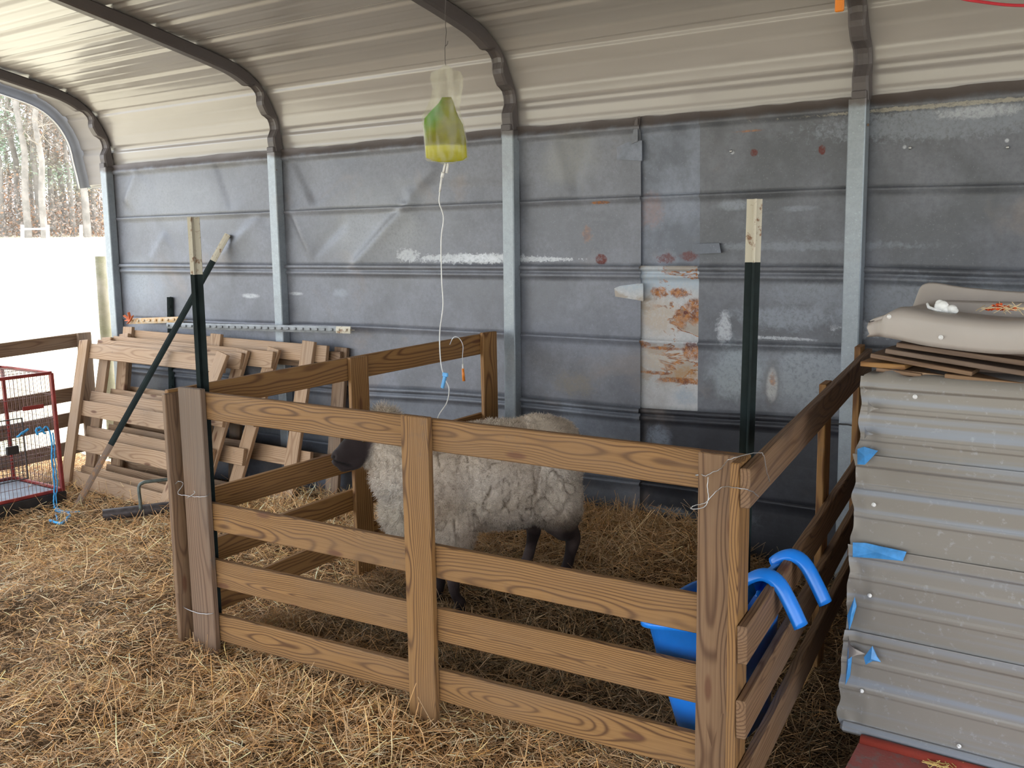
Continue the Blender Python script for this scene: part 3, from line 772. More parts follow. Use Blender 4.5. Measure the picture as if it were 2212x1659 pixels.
def wires(face):
    b = MB(); r = .0013
    if face in ('right', 'left'):
        x = X1 if face == 'right' else X0
        y = Y0+.02
        while y < Y1: b.tube([cpt(x, y, Z0+.05), cpt(x, y, Z1)], r, 5, False); y += .0215
        for z in (.07, .22, .24, .40, .42, .55): b.tube([cpt(x-.001, Y0, z), cpt(x-.001, Y1, z)], r*1.2, 5, False)
    elif face in ('back', 'front'):
        y = Y1 if face == 'back' else Y0; x = X0+.02
        while x < X1: b.tube([cpt(x, y, Z0+.05), cpt(x, y, Z1)], r, 5, False); x += .0215
        for z in (.07, .24, .42, .55): b.tube([cpt(X0, y, z), cpt(X1, y, z)], r*1.2, 5, False)
    else:
        y = Y0+.02
        while y < Y1: b.tube([cpt(X0, y, Z1), cpt(X1, y, Z1)], r, 5, False); y += .0215
        for x in (X0+.13, X0+.26, X0+.39): b.tube([cpt(x, Y0, Z1+.001), cpt(x, Y1, Z1+.001)], r*1.2, 5, False)
    b.build('wire_mesh', M['cage_wire'], cg)
for f_ in ('right', 'left', 'back', 'front', 'top'): wires(f_)
b = MB()
for (y, z, y2, z2) in ((-1.5, .12, -.93, .12), (-1.5, .45, -.93, .45), (-.93, .12, -.93, .45), (-1.5, .12, -1.5, .45)):
    b.tube([cpt(X1+.012, y, z), cpt(X1+.012, y2, z2)], .003, 6)
y = -1.48
while y < -.94: b.tube([cpt(X1+.012, y, .12), cpt(X1+.012, y, .45)], .0013, 5, False); y += .022
for z in np.arange(.14, .45, .022): b.tube([cpt(X1+.0125, -1.5, z), cpt(X1+.0125, -.93, z)], .0013, 5, False)
dr = b.build('door', M['black'], cg)
b = MB(); q = cpt(X1+.020, -1.0, .29); b.ab(q-Vector((.008, .038, .025)), q+Vector((.010, .03, .02)), .004); WL[dr.name] = WL[cg.name]
b.build('latch', M['black'], dr)
b = MB(); q = cpt(X1+.008, 0, .50); b.ab((q.x-.003, -.92, .485), (q.x+.004, -.80, .508), .002); b.build('name_plate', M['cage_red'], cg)
b = MB(); b.ab((X0-.02, Y0-.02, -.075), (X1+.016, Y1+.012, .006), .004); b.build('tray', M['black'], cg)
b = MB(); b.ab((X0+.02, Y0+.02, .006), (X1-.02, Y1-.02, .010), .0); b.build('tray_floor', M['trayblue'], cg)

def wob(pts, n, amp, seed):
    r = random.Random(seed); out = []
    pts = [Vector(p) for p in pts]
    for i in range(len(pts)-1):
        for k in range(n):
            t = k/n; a_ = pts[max(i-1, 0)]; b_ = pts[i]; c_ = pts[i+1]; d_ = pts[min(i+2, len(pts)-1)]
            p = .5*((2*b_)+(c_-a_)*t+(2*a_-5*b_+4*c_-d_)*t*t+(-a_+3*b_-3*c_+d_)*t**3)
            out.append(p+Vector([r.uniform(-amp, amp) for _ in range(3)]))
    out.append(pts[-1]); return out
b = MB()
tp = [atX(36, 945, X1+.03), atX(48, 935, X1+.03), atX(62, 926, X1+.035), atX(48, 938, X1+.03)]
b.tube(wob(tp, 5, .002, 1), .0055, 6)
tp = [atX(78, 938, X1+.03), atX(90, 930, X1+.03), atX(100, 922, X1+.03), atX(108, 935, X1+.035), atX(112, 960, X1+.035), atX(113, 1000, X1+.035), atX(118, 1050, X1+.04), atX(116, 1080, X1+.05), atX(120, 1100, X1+.08)]
b.tube(wob(tp, 8, .002, 2), .0045, 6)
b.tube(wob([p+Vector((.004, .012, 0)) for p in tp[3:]], 8, .003, 3), .0035, 6)
b.tube(wob([atX(82, 938, X1+.03), atX(78, 928, X1+.03), atX(88, 924, X1+.03), atX(98, 936, X1+.03)], 6, .003, 9), .006, 6)
z_ = -.058
tp = [atZ(118, 1095, z_), atZ(128, 1108, z_), atZ(142, 1106, z_), atZ(150, 1112, z_+.01), atZ(144, 1122, z_+.01), atZ(132, 1130, z_+.01), atZ(116, 1126, z_+.01), atZ(108, 1124, z_+.01)]
b.tube(wob(tp, 6, .003, 4), .007, 6)
b.tube(wob([atZ(122, 1098, z_), atZ(136, 1104, z_+.01), atZ(150, 1106, z_+.01), atZ(172, 1105, z_+.01)], 6, .003, 5), .004, 6)
b.tube(wob([atZ(120, 1100, z_), atZ(121, 1112, z_), atZ(124, 1122, z_+.01)], 5, .003, 6), .004, 6)
o = b.build('baling_twine', M['twine'], None, True); tag(o, 'bright blue baling twine tied to the cage and trailing on the straw', 'twine')

# pipe with bent rod
pz = .008
A = atZ(222, 1113, pz); B = atZ(380, 1094, pz); d = (B-A).normalized(); B = B + d*.18
pr = empty('pipe_stand', tuple(A), 'dark steel pipe with a bent rod handle lying on straw behind the pen corner', 'pipe')
n_ = 18; ring = []
b = MB(); b.tube([A, A+d*.02, B], .030, n_, False); b.tube([A+d*.001, B-d*.001], .026, n_, False)
b.add([p for p in (A+(d.orthogonal().normalized()*.0),)], [])
b.build('pipe', M['pipe'], pr, True)
c1_ = atZ(304, 1100, pz+.03); hz = .135
tp = [c1_, c1_+Vector((0, 0, .05)), c1_+Vector((-.002, 0, hz-.02)), c1_+d*.02+Vector((0, 0, hz)), c1_+d*.06+Vector((0, 0, hz+.003)), c1_+d*.30+Vector((0, 0, hz+.003))]
b = MB(); b.tube(wob(tp, 4, 0, 1), .0085, 10); b.build('rod_handle', M['rod'], pr, True)

# ------------------------------------------------------------------ blue feeder hooked over the right panel
fd = empty('feeder_tub', (4.62, -1.28, .10), 'bright blue plastic feeder tub hooked over the right side panel', 'feeder')
def sup(c, a, b_, n, e, ang0=0):
    out = []
    for k in range(n):
        t = 2*pi*k/n
        cx = abs(math.cos(t))**(2/e)*math.copysign(1, math.cos(t)); sy = abs(math.sin(t))**(2/e)*math.copysign(1, math.sin(t))
        out.append((c[0]+a*cx, c[1]+b_*sy))
    return out
rows = [  # (cx, cy, half x, half y, z, exponent)
 (4.672, -1.385, .090, .118, .110, 4), (4.670, -1.385, .098, .128, .118, 4), (4.660, -1.390, .110, .156, .25, 5), (4.648, -1.395, .126, .184, .405, 5), (4.648, -1.395, .144, .200, .408, 5), (4.648, -1.395, .144, .200, .422, 5), (4.648, -1.395, .126, .184, .424, 5), (4.650, -1.395, .120, .176, .40, 5), (4.660, -1.39, .103, .148, .25, 5), (4.670, -1.385, .092, .122, .125, 4), (4.64, -1.29, .05, .08, .122, 3)]
V = []; n_ = 48
for (cx, cy, hx, hy, z, e_) in rows:
    for k, (x, y) in enumerate(sup((cx, cy), hx, hy, n_, e_)):
        zz = z + ((x-4.63)*.15+.006)*ss(.12, .40, np.array(z))
        V.append((x, y, float(zz)))
F = [(i*n_+k, i*n_+(k+1) % n_, (i+1)*n_+(k+1) % n_, (i+1)*n_+k) for i in range(len(rows)-1) for k in range(n_)]
F += [tuple(range(n_-1, -1, -1)), tuple((len(rows)-1)*n_+k for k in range(n_))]
mk('tub', V, F, M['blue'], fd, True)
for nm, yc, yo in (('front', -1.455, 0), ('rear', -1.275, 0)):
    # broad half-round arm: rises from the rim, bends over the rail and slants down outside
    xr_ = 4.70 if nm == 'front' else 4.69
    tp = [Vector((4.715, yc+.01, .425)), Vector((4.735, yc, .470)), Vector((4.757, yc, .508)), Vector((4.780, yc, .530)), Vector((4.806, yc, .540)), Vector((4.832, yc, .526)), Vector((4.858, yc, .486)), Vector((4.886, yc, .434))]
    tp = wob(tp, 4, 0, 1); V = []; rr = .026; m = 9
    for i, p in enumerate(tp):
        t = (tp[min(i+1, len(tp)-1)]-tp[max(i-1, 0)]).normalized(); sy = Vector((0, 1, 0)); up = sy.cross(t)
        if up.z < 0 and i < 3: up = -up
        up = t.cross(sy); up = up if up.dot(Vector((.6, 0, .8))) > 0 else -up
        wd = rr*(1.25 if i < 6 else 1.0)
        for k in range(m):
            an = pi*k/(m-1); V.append(p + sy*(-math.cos(an)*wd) + up*(math.sin(an)*rr*.95))
        for k in range(m-1, -1, -1):
            an = pi*k/(m-1); V.append(p + sy*(-math.cos(an)*(wd-.004)) + up*(math.sin(an)*(rr*.95-.004)))
    k2 = 2*m; N = len(tp)
    F = [(i*k2+j, i*k2+(j+1) % k2, (i+1)*k2+(j+1) % k2, (i+1)*k2+j) for i in range(N-1) for j in range(k2)]
    F += [tuple(range(k2)), tuple((N-1)*k2+j for j in range(k2-1, -1, -1))]
    mk('hook_arm', V, F, M['blue'], fd, True)
b = MB()
b.box((4.738, -1.46, .478), (4.738, -1.255, .478), (.45, 0, .9), .070, .005, .002)
b.box((4.775, -1.43, .526), (4.775, -1.28, .526), (1, 0, .3), .022, .005, .002)
b.build('back_plate', M['blue'], fd)

# ------------------------------------------------------------------ sheep
def sheep():
    F_ = Vector((-.585, -.811, 0)); Lf = Vector((.811, -.585, 0)); O = Vector((3.514, -.788, 0))
    def w2(p): return O + F_*p[0] + Lf*p[1] + Vector((0, 0, p[2]))
    b = MB()
    def E(c, r, pitch=0, yaw=0): 
        R = Matrix.Rotation(yaw, 3, 'Z') @ Matrix.Rotation(-pitch, 3, 'Y')
        b.ell(c, r, 24, 16, R)
    E((.03, 0, .500), (.335, .175, .200)); E((-.155, 0, .530), (.165, .165, .178)); E((.24, 0, .485), (.185, .165, .205))
    E((-.03, 0, .47), (.25, .175, .175)); E((-.235, 0, .60), (.080, .085, .085)); E((-.283, 0, .54), (.035, .04, .095), .1)
    # rear thighs, wooled
    E((-.225, .08, .36), (.068, .055, .12)); E((-.195, .085, .42), (.095, .075, .16), -.1); E((-.15, -.085, .42), (.09, .075, .16), .1)
    # shoulder tops
    E((.20, .085, .37), (.085, .065, .15)); E((.20, -.085, .37), (.085, .065, .15))
    E((.34, 0, .42), (.10, .12, .145), .2)
    # neck wool
    E((.345, 0, .53), (.12, .115, .15), -.5); E((.385, .0, .605), (.095, .092, .115), -.5); E((.415, .0, .665), (.075, .075, .085), -.2)
    # poll and cheeks
    E((.425, 0, .715), (.060, .055, .060)); E((.445, 0, .645), (.070, .064, .078))
    # skull, face, muzzle
    E((.485, -.005, .662), (.078, .050, .062), -.45); E((.535, -.010, .640), (.066, .038, .046), -.5); E((.575, -.014, .612), (.043, .031, .037), -.55)
    E((.520, -.008, .598), (.060, .030, .030), -.45); E((.560, -.012, .582), (.034, .026, .022), -.5); E((.590, -.016, .606), (.022, .025, .026), -.3)
    # legs
    def leg(pts, rs): b.tube(wob(pts, 5, 0, 1), list(np.interp(np.linspace(0, len(pts)-1, (len(pts)-1)*5+1), range(len(pts)), rs)), 14)
    gh = lambda p: float(height(w2(p).x, w2(p).y))
    for (x0, y0, xh, zg) in ((.20, .075, .178, gh((.18, .075, 0))), (.215, -.075, .222, gh((.22, -.075, 0)))):
        g0 = zg+.004
        leg([(x0, y0, .36), (x0-.005, y0, .27), (x0+.004, y0, g0+.135), (x0-.002, y0, g0+.075), (xh, y0, g0+.045), (xh+.008, y0, g0+.022), (xh+.012, y0, g0)], [.052, .036, .0245, .0175, .020, .023, .027])
    for (xt, y0, xk, xhk, xh, zg) in ((-.20, .08, -.15, -.262, -.232, gh((-.235, .08, 0))), (-.13, -.08, -.09, -.165, -.135, gh((-.14, -.08, 0)))):
        g0 = zg+.004
        leg([(xt, y0, .48), ((xt+xk)/2, y0, .38), ((xk+xhk)/2-.01, y0, .30), (xhk, y0, g0+.165), (xhk+.010, y0, g0+.10), (xh-.006, y0, g0+.05), (xh+.004, y0, g0+.022), (xh+.010, y0, g0)], [.095, .078, .052, .032, .0215, .022, .025, .029])
    me = bpy.data.meshes.new('sheep_base'); me.from_pydata(b.v, [], b.f)
    o = bpy.data.objects.new('sheep_base', me); COL.objects.link(o)
    m = o.modifiers.new('r', 'REMESH'); m.mode = 'VOXEL'; m.voxel_size = .0052; m.use_smooth_shade = True
    m = o.modifiers.new('s', 'SMOOTH'); m.factor = .6; m.iterations = 8
    dg = bpy.context.evaluated_depsgraph_get(); ev = o.evaluated_get(dg); me2 = bpy.data.meshes.new_from_object(ev)
    bpy.data.objects.remove(o); bpy.data.meshes.remove(me)
    n = len(me2.vertices); P = np.zeros(n*3); me2.vertices.foreach_get('co', P); P = P.reshape(-1, 3)
    N = np.zeros(n*3); me2.vertices.foreach_get('normal', N); N = N.reshape(-1, 3)
    x, y, z = P.T
    # wool mask
    face = ss(.462, .492, x + .25*(z-.66) + .02*(n3(P, 25, 3)-.5))
    legs = ss(.275, .225, z+.03*(n3(P, 22, 4)-.5) - .10*ss(.0, -.15, x))
    legs = np.where(x < 0, ss(.36, .28, z+.04*(n3(P, 22, 4)-.5)), legs)
    wool = (1-face)*(1-legs)
    lump = (n3(P, 30, 1)-.5)*.007+(n3(P, 75, 2)-.5)*.006+(n3(P, 9, 5)-.5)*.010
    Q = P*np.array([1, 1, .36]); Q[:, 0] += .03*(n3(P, 12, 7)-.5)
    c1 = np.abs(n3(Q, 30, 6)-.5); crack = np.exp(-(c1/.028)**2)*ss(.3, .55, n3(P, 7, 8))
    Q2 = P*np.array([1, 1, .5]); c2 = np.abs(n3(Q2, 48, 9)-.5); crack2 = np.exp(-(c2/.05)**2)
    neckf = ss(.28, .36, x)
    disp = wool*(lump*(1+.6*neckf) - .013*crack*(ss(.66, .58, z)) - .004*crack2 + .004)
    P = P + N*disp[:, None]
    # small nostril and mouth line
    mouth = np.exp(-((z-(.592+.35*(x-.58)))/.0045)**2)*ss(.535, .56, x)
    P = P - N*(mouth*.008)[:, None]
    nos = 0*x
    for s_ in (1, -1):
        d = np.linalg.norm(P-np.array([.606, -.015+s_*.016, .617]), axis=1); P = P - N*(.009*np.exp(-(d/.007)**2))[:, None]; nos = nos + np.exp(-(d/.009)**2)
    wc = np.array([.62, .535, .45]); wc2 = np.array([.50, .405, .32]); wc3 = np.array([.72, .67, .60])
    nz = n3(P, 6, 11)
    col = wc[None]*(1-ss(.4, .8, nz)[:, None]) + wc2[None]*ss(.4, .8, nz)[:, None]
    br = ss(.30, .42, x)*ss(.58, .42, z)
    col = col*(1-.6*br[:, None]) + wc3[None]*.6*br[:, None]
    dirty = ss(.42, .28, z)*ss(-.05, -.2, x)
    col = col*(1-.6*dirty[:, None]) + np.array([.20, .15, .11])[None]*.6*dirty[:, None]
    crk = np.clip(crack*ss(.68, .60, z)*.75+crack2*.25, 0, 1)[:, None]  # crevice shade between the wool locks put into the colour
    col = col*(1-crk) + np.array([.20, .145, .10])[None]*crk
    dk = np.array([.020, .013, .013])[None] + np.array([.10, .075, .070])[None]*(n3(P, 20, 12)[:, None]-.42).clip(0, 1)*(1+.8*n3(P, 70, 14)[:, None])
    dk = dk*(1-.8*np.clip(mouth+nos, 0, 1)[:, None])
    col = col*wool[:, None] + dk*(1-wool[:, None])
    red = np.exp(-(np.linalg.norm((P-np.array([.345, .115, .555]))*np.array([1, .4, 1]), axis=1)/.014)**2)[:, None]
    col = col*(1-.6*red)+np.array([.42, .06, .05])[None]*.6*red
    A_ = np.array([list(w2((0, 0, 0)))])
    PW = A_ + P[:, :1]*np.array([list(F_)]) + P[:, 1:2]*np.array([list(Lf)]) + np.array([[0, 0, 1.]])*P[:, 2:]
    NW = N[:, :1]*np.array([list(F_)]) + N[:, 1:2]*np.array([list(Lf)]) + np.array([[0, 0, 1.]])*N[:, 2:]
    s = NT('sheep_hide', .85, 0, .2); s.col(s.attr('scol').outputs['Color']); s.bump(s.noise(s.obj(), 220, 4, .8), .5, .004); s.set('Roughness', .8)
    s.set('Sheen Weight', .04)
    loops = np.zeros(len(me2.loops), np.int32); me2.loops.foreach_get('vertex_index', loops)
    tot = np.zeros(len(me2.polygons), np.int32); me2.polygons.foreach_get('loop_total', tot)
    if (tot == 4).all(): faces = loops.reshape(-1, 4)
    else: faces = [list(p.vertices) for p in me2.polygons]
    sh = mk('sheep', PW, faces, s.m, None, True, {'scol': ('FLOAT_COLOR', np.concatenate([col, np.ones((n, 1))], 1))}, origin=tuple(O+Vector((0, 0, .05))))
    tag(sh, 'cream fleeced sheep with dark face and legs standing in the wooden pen', 'sheep')
    # fleece fibres
    r = np.random.default_rng(5)
    wi = np.where(wool > .35)[0]; k = 90000
    pick = r.choice(wi, k)
    p0 = PW[pick] + r.normal(0, .002, (k, 3)); nn = NW[pick] + r.normal(0, .55, (k, 3)) + np.array([0, 0, -.35])
    nn /= np.linalg.norm(nn, axis=1)[:, None]
    ln = r.uniform(.004, .011, k)*(1+1.0*ss(.30, .42, x[pick])+1.2*ss(.70, .76, z[pick]))
    sd_ = np.cross(nn, r.normal(0, 1, (k, 3))); sd_ /= np.linalg.norm(sd_, axis=1)[:, None]
    w0 = r.uniform(.0004, .0009, k)[:, None]
    mid = p0+nn*(ln*.55)[:, None]+r.normal(0, .0012, (k, 3)); tip = p0+nn*ln[:, None]+r.normal(0, .0025, (k, 3))
    V = np.stack([p0-sd_*w0, p0+sd_*w0, mid+sd_*w0*.8, mid-sd_*w0*.8, tip+sd_*w0*.3, tip-sd_*w0*.3], 1).reshape(-1, 3)
    base = (np.arange(k)*6)[:, None, None]
    Fq = (base + np.array([[0, 1, 2, 3], [3, 2, 4, 5]])[None]).reshape(-1, 4)
    cc = col[pick]*r.uniform(.85, 1.25, k)[:, None]
    C = np.repeat(np.concatenate([np.clip(cc, 0, .85), np.ones((k, 1))], 1), 6, 0)
    WL['sheep'] = WL[sh.name]
    fl = mk('fleece', V, Fq, s.m, sh, False, {'scol': ('FLOAT_COLOR', C)})
    # ears and eyes
    em = plain('dark_ear', (.06, .035, .03), .8, 0, .3, 60)
    for s_ in (1, -1):
        root = Vector((.425, s_*.045, .725)); tipv = Vector((.375, s_*.125, .745) if s_ > 0 else (.40, s_*.12, .735))
        V = []; nseg = 9; ks = 10
        for i in range(nseg):
            t = i/(nseg-1); c = root.lerp(tipv, t)+Vector((0, 0, .012*math.sin(pi*t))); wd = .024*math.sin(pi*min(1, .22+.78*t))**.8*(1-.15*t)+.002
            ax = (tipv-root).normalized(); sv = Vector((.45, 0, .9)); sv = (sv-ax*sv.dot(ax)).normalized(); nv = ax.cross(sv)
            for j in range(ks):
                a_ = 2*pi*j/ks; V.append(w2(c+sv*(math.cos(a_)*wd)+nv*(math.sin(a_)*.004+.008*math.cos(a_)**2)))
        Fc = [(i*ks+j, i*ks+(j+1) % ks, (i+1)*ks+(j+1) % ks, (i+1)*ks+j) for i in range(nseg-1) for j in range(ks)]+[tuple((nseg-1)*ks+j for j in range(ks))]
        mk('ear', V, Fc, em, sh, True)
        eb = MB(); eb.ell(w2((.505, -.008+s_*.041, .672)), (.010, .010, .010), 14, 10); eb.build('eye', plain('sheep_eye', (.03, .02, .01), .1), sh, True)
    return sh
sheep()

# ------------------------------------------------------------------ drip bag with line
BY = -1.0
bagc = atY(962, 250, BY)
bg_ = empty('drip_bag', tuple(atY(962, 356, BY)), 'yellow-green fluid bag hanging from the roof above the sheep', 'drip bag')
def bagpt(px, py, off): 
    p = atY(px, py, BY); return p + Vector((0, off, 0))
def pouch(rows, name, mat, inset=0, n=24, crease=0):
    V = []
    for (py, xl, xr_, th) in rows:
        for k in range(n):
            a_ = 2*pi*k/n; cx = (xl+xr_)/2; hw = (xr_-xl)/2-inset*300
            u = math.cos(a_); v = math.sin(a_)
            fold = 1+crease*math.sin(u*9+py*.02)
            p = atY(cx+hw*u, py, BY)
            # vertical plane facing the camera-ish: rotate by keeping width along the camera right direction
            base = atY(cx, py, BY); rr = Vector((_r.x, _r.y, 0)).normalized(); ff = Vector((_f.x, _f.y, 0)).normalized()
            wpx = hw*u/FPX*(base-CAM).dot(_f)
            V.append(base + rr*wpx + ff*(th-inset*.5)*v*fold*abs(v)**.3)
    m = len(rows)
    F = [(i*n+k, i*n+(k+1) % n, (i+1)*n+(k+1) % n, (i+1)*n+k) for i in range(m-1) for k in range(n)]
    F += [tuple(range(n-1, -1, -1)), tuple((m-1)*n+k for k in range(n))]
    return mk(name, V, F, mat, bg_, True)
s = NT('clear_bag_film', .18, 0, .5)
s.col((.80, .79, .70)); tr = s.n('ShaderNodeBsdfTransparent'); mx = s.n('ShaderNodeMixShader', {0: s.rng(s.noise(s.vmath('MULTIPLY', s.pos(), (30, 30, 4)), 1.5, 2), .35, .65, .05, .24)})
tr.inputs[0].default_value = (.97, .97, .93, 1)
s.t.links.new(tr.outputs[0], mx.inputs[1]); s.t.links.new(s.b.outputs[0], mx.inputs[2]); s.t.links.new(mx.outputs[0], s.t.nodes['Material Output'].inputs[0])
M['bag'] = s.m
pouch([(141, 958, 968, .003), (150, 948, 978, .006), (156, 930, 996, .008), (170, 929, 1001, .010), (190, 934, 1000, .014), (212, 930, 996, .018), (232, 921, 993, .022), (248, 912, 996, .026), (262, 911, 1001, .030), (290, 914, 1007, .034), (320, 917, 1011, .034), (340, 918, 1013, .026), (347, 921, 1011, .014), (352, 945, 985, .008), (355, 955, 972, .006)], 'bag_film', M['bag'], crease=.04)
s = NT('dyed_fluid', .15, 0, .5)
P = s.pos(); bc = bagc
def dd(px, py): return atY(px, py, BY)
g1 = blob(s, P, dd(945, 238).x, dd(945, 238).z, .030, .060, k=.35, sc=30, soft=.5)
g2 = blob(s, P, dd(930, 262).x, dd(930, 262).z, .022, .055, k=.35, sc=30, soft=.6)
c = s.mix(s.rng(s.noise(P, 25, 3), .35, .65), (.34, .32, .006), (.46, .44, .008))
c = s.mix(s.rng(s.n('ShaderNodeSeparateXYZ', {0: P}).outputs[2], dd(960, 318).z, dd(960, 312).z), (.74, .70, .012), c)
c = s.mix(s.math('MULTIPLY', g2, .8), c, (.36, .50, .02)); c = s.mix(s.math('MULTIPLY', g1, .9), c, (.12, .50, .08))
tl = s.n('ShaderNodeBsdfTranslucent', {'Color': c}); tr = s.n('ShaderNodeBsdfTransparent', {'Color': c})
m1_ = s.n('ShaderNodeMixShader', {0: .45}); m2_ = s.n('ShaderNodeMixShader', {0: .18})
s.col(c)
s.t.links.new(s.b.outputs[0], m1_.inputs[1]); s.t.links.new(tl.outputs[0], m1_.inputs[2]); s.t.links.new(m1_.outputs[0], m2_.inputs[1]); s.t.links.new(tr.outputs[0], m2_.inputs[2]); s.t.links.new(m2_.outputs[0], s.t.nodes['Material Output'].inputs[0])
M['fluid'] = s.m
pouch([(210, 955, 975, .004), (222, 948, 980, .010), (240, 930, 985, .018), (255, 917, 992, .024), (270, 915, 1000, .029), (300, 917, 1006, .031), (325, 919, 1008, .030), (340, 921, 1009, .022), (347, 935, 1000, .010), (350, 950, 980, .005)], 'fluid', M['fluid'], crease=.03)
b = MB()
b.tube([bagpt(962, 353, 0), bagpt(958, 372, 0)], .0042, 8); b.tube([bagpt(968, 353, 0), bagpt(965, 374, 0)], .0042, 8); b.tube([bagpt(957, 372, 0), bagpt(955, 384, 0)], .006, 8); b.tube([bagpt(954, 384, 0), bagpt(950, 415, 0)], .0036, 8)
b.build('spike_port', M['dirt_white'], bg_, True)
tp = [bagpt(*p, 0) for p in ((950, 415), (949, 438), (958, 470), (953, 520), (954, 600), (957, 660), (950, 720), (952, 780), (960, 815), (970, 840), (965, 870), (950, 893), (940, 915), (925, 935))]
b = MB(); b.tube(wob(tp, 8, 0, 3), .0022, 7); b.build('drip_line', M['clearline'], bg_, True)
b = MB(); q = bagpt(960, 822, -.002); b.box(bagpt(957, 838, -.004), bagpt(963, 812, -.004), (1, 0, .1), .012, .010, .002); b.box(bagpt(958, 808, -.004), bagpt(969, 810, -.004), (.3, 0, 1), .014, .008, .002)
b.build('roller_clamp', M['lightblue'], bg_)
zt_ = 2.34
b = MB(); b.tube(wob([bagpt(962, 141, 0), bagpt(961, 105, 0), bagpt(964, 70, 0), bagpt(961, 40, 0), bagpt(963, 0, 0), bagpt(963, -30, 0)+Vector((0, 0, .0)), Vector((bagpt(963, -30, 0).x, BY, 2.415))], 4, .001, 2), .0012, 5); b.tube(wob([bagpt(961, 100, 0), bagpt(964, 96, .004), bagpt(966, 88, .004)], 3, 0, 1), .0012, 5); b.build('hanging_wire', M['steel_dark'], bg_)
# needle cap hanging over the left panel's top rail
cp = empty('needle_cap', tuple(atX(1000, 822, 3.002)), 'orange needle cap dangling over the left panel top rail', 'needle cap')
q0 = atX(986, 735, 2.985); xq = 3.004
b = MB(); b.tube(wob([Vector((2.955, q0.y-.01, q0.z-.02)), Vector((2.970, q0.y, q0.z+.012)), Vector((2.992, q0.y+.01, q0.z+.008)), Vector((xq, q0.y+.02, q0.z-.025)), atX(999, 770, xq), atX(1000, 788, xq)], 5, 0, 1), .0018, 6); b.build('tubing', M['clearline'], cp, True)
b = MB(); b.tube([atX(1000, 786, xq), atX(1000, 797, xq)], .004, 10); b.build('hub', M['dirt_white'], cp, True)
b = MB(); b.tube([atX(1000, 796, xq), atX(1002, 823, xq)], [.0055, .0065], 12); b.build('cap', M['orange'], cp, True)

# ------------------------------------------------------------------ tie wires
b = MB()
y_ = -1.672
cc = [atY(372, 1054, y_+.01), atY(385, 1040, y_-.012), atY(396, 1045, y_-.006), atY(384, 1066, y_-.012), atY(400, 1070, y_-.012), atY(420, 1073, y_-.012), atY(446, 1072, y_-.010), atY(455, 1062, y_+.03)]
b.tube(wob(cc, 5, .001, 1), .0011, 6); b.tube(wob([atY(404, 1076, y_-.014), atY(420, 1066, y_-.014), atY(419, 1060, y_-.014)], 4, 0, 2), .0012, 6)
o = b.build('tie_wire', M['wire'], None, True); tag(o, 'loose silver tie wire halfway up the front left corner upright', 'wire', 'wire ties on the pen corners')
b = MB(); cc = [atY(386, 1302, y_+.006), atY(398, 1312, y_-.004), atY(410, 1318, y_-.008), atY(430, 1325, y_-.008), atY(455, 1326, y_-.006), atY(468, 1320, y_+.02)]
b.tube(wob(cc, 5, .0005, 1), .0014, 6); o = b.build('tie_wire', M['wire'], None, True); tag(o, 'silver tie wire round the foot of the front left corner upright', 'wire', 'wire ties on the pen corners')
b = MB()
cc = [atY(1516, 1025, y_-.01), atY(1524, 1028, y_-.014), atY(1536, 1022, y_-.014), atY(1558, 1012, y_-.016), atX(1582, 990, 4.84)+Vector((0, -.02, 0)), atX(1612, 982, 4.862), atX(1640, 978, 4.874), atX(1650, 984, 4.880), atX(1655, 1010, 4.880), atX(1662, 1040, 4.878)]
b.tube(wob(cc, 6, .0008, 1), .0010, 6)
cc = [atY(1492, 1098, y_-.03), atY(1500, 1092, y_-.03), atY(1525, 1085, y_-.026), atY(1545, 1064, y_-.02), atY(1562, 1052, y_-.016), atY(1585, 1053, y_-.075), atX(1612, 1056, 4.874)+Vector((.0, -.004, 0)), atX(1625, 1062, 4.878), atX(1638, 1072, 4.878)]
b.tube(wob(cc, 6, .0008, 2), .0010, 6)
b.tube(wob([atY(1492, 1098, y_-.03), atY(1500, 1100, y_-.03), atY(1520, 1096, y_-.026), atY(1530, 1080, y_-.02), atY(1528, 1052, y_-.018), atY(1530, 1030, y_-.016)], 5, .0006, 3), .0012, 6)
o = b.build('tie_wire', M['wire'], None, True); tag(o, 'looping silver tie wire on the front right corner of the pen', 'wire', 'wire ties on the pen corners')
b = MB(); q = atY(1504, 1025, -1.651); b.tube([atY(1503, 1027, -1.651), atY(1526, 1024, -1.651)], .0022, 6); o = b.build('wire_end', M['wire'], None, True); tag(o, 'short bright wire end on the front panel top rail near the right corner', 'wire')
# dark wire from the frame to the side panel
b = MB(); b.tube(wob([(4.40, -.022, .675), (4.50, -.075, .672), (4.60, -.09, .674), (4.69, -.14, .66)], 5, .001, 1), .003, 6); o = b.build('dark_wire', M['black'], None, True); tag(o, 'dark wire tying the right side panel to the steel frame', 'wire')

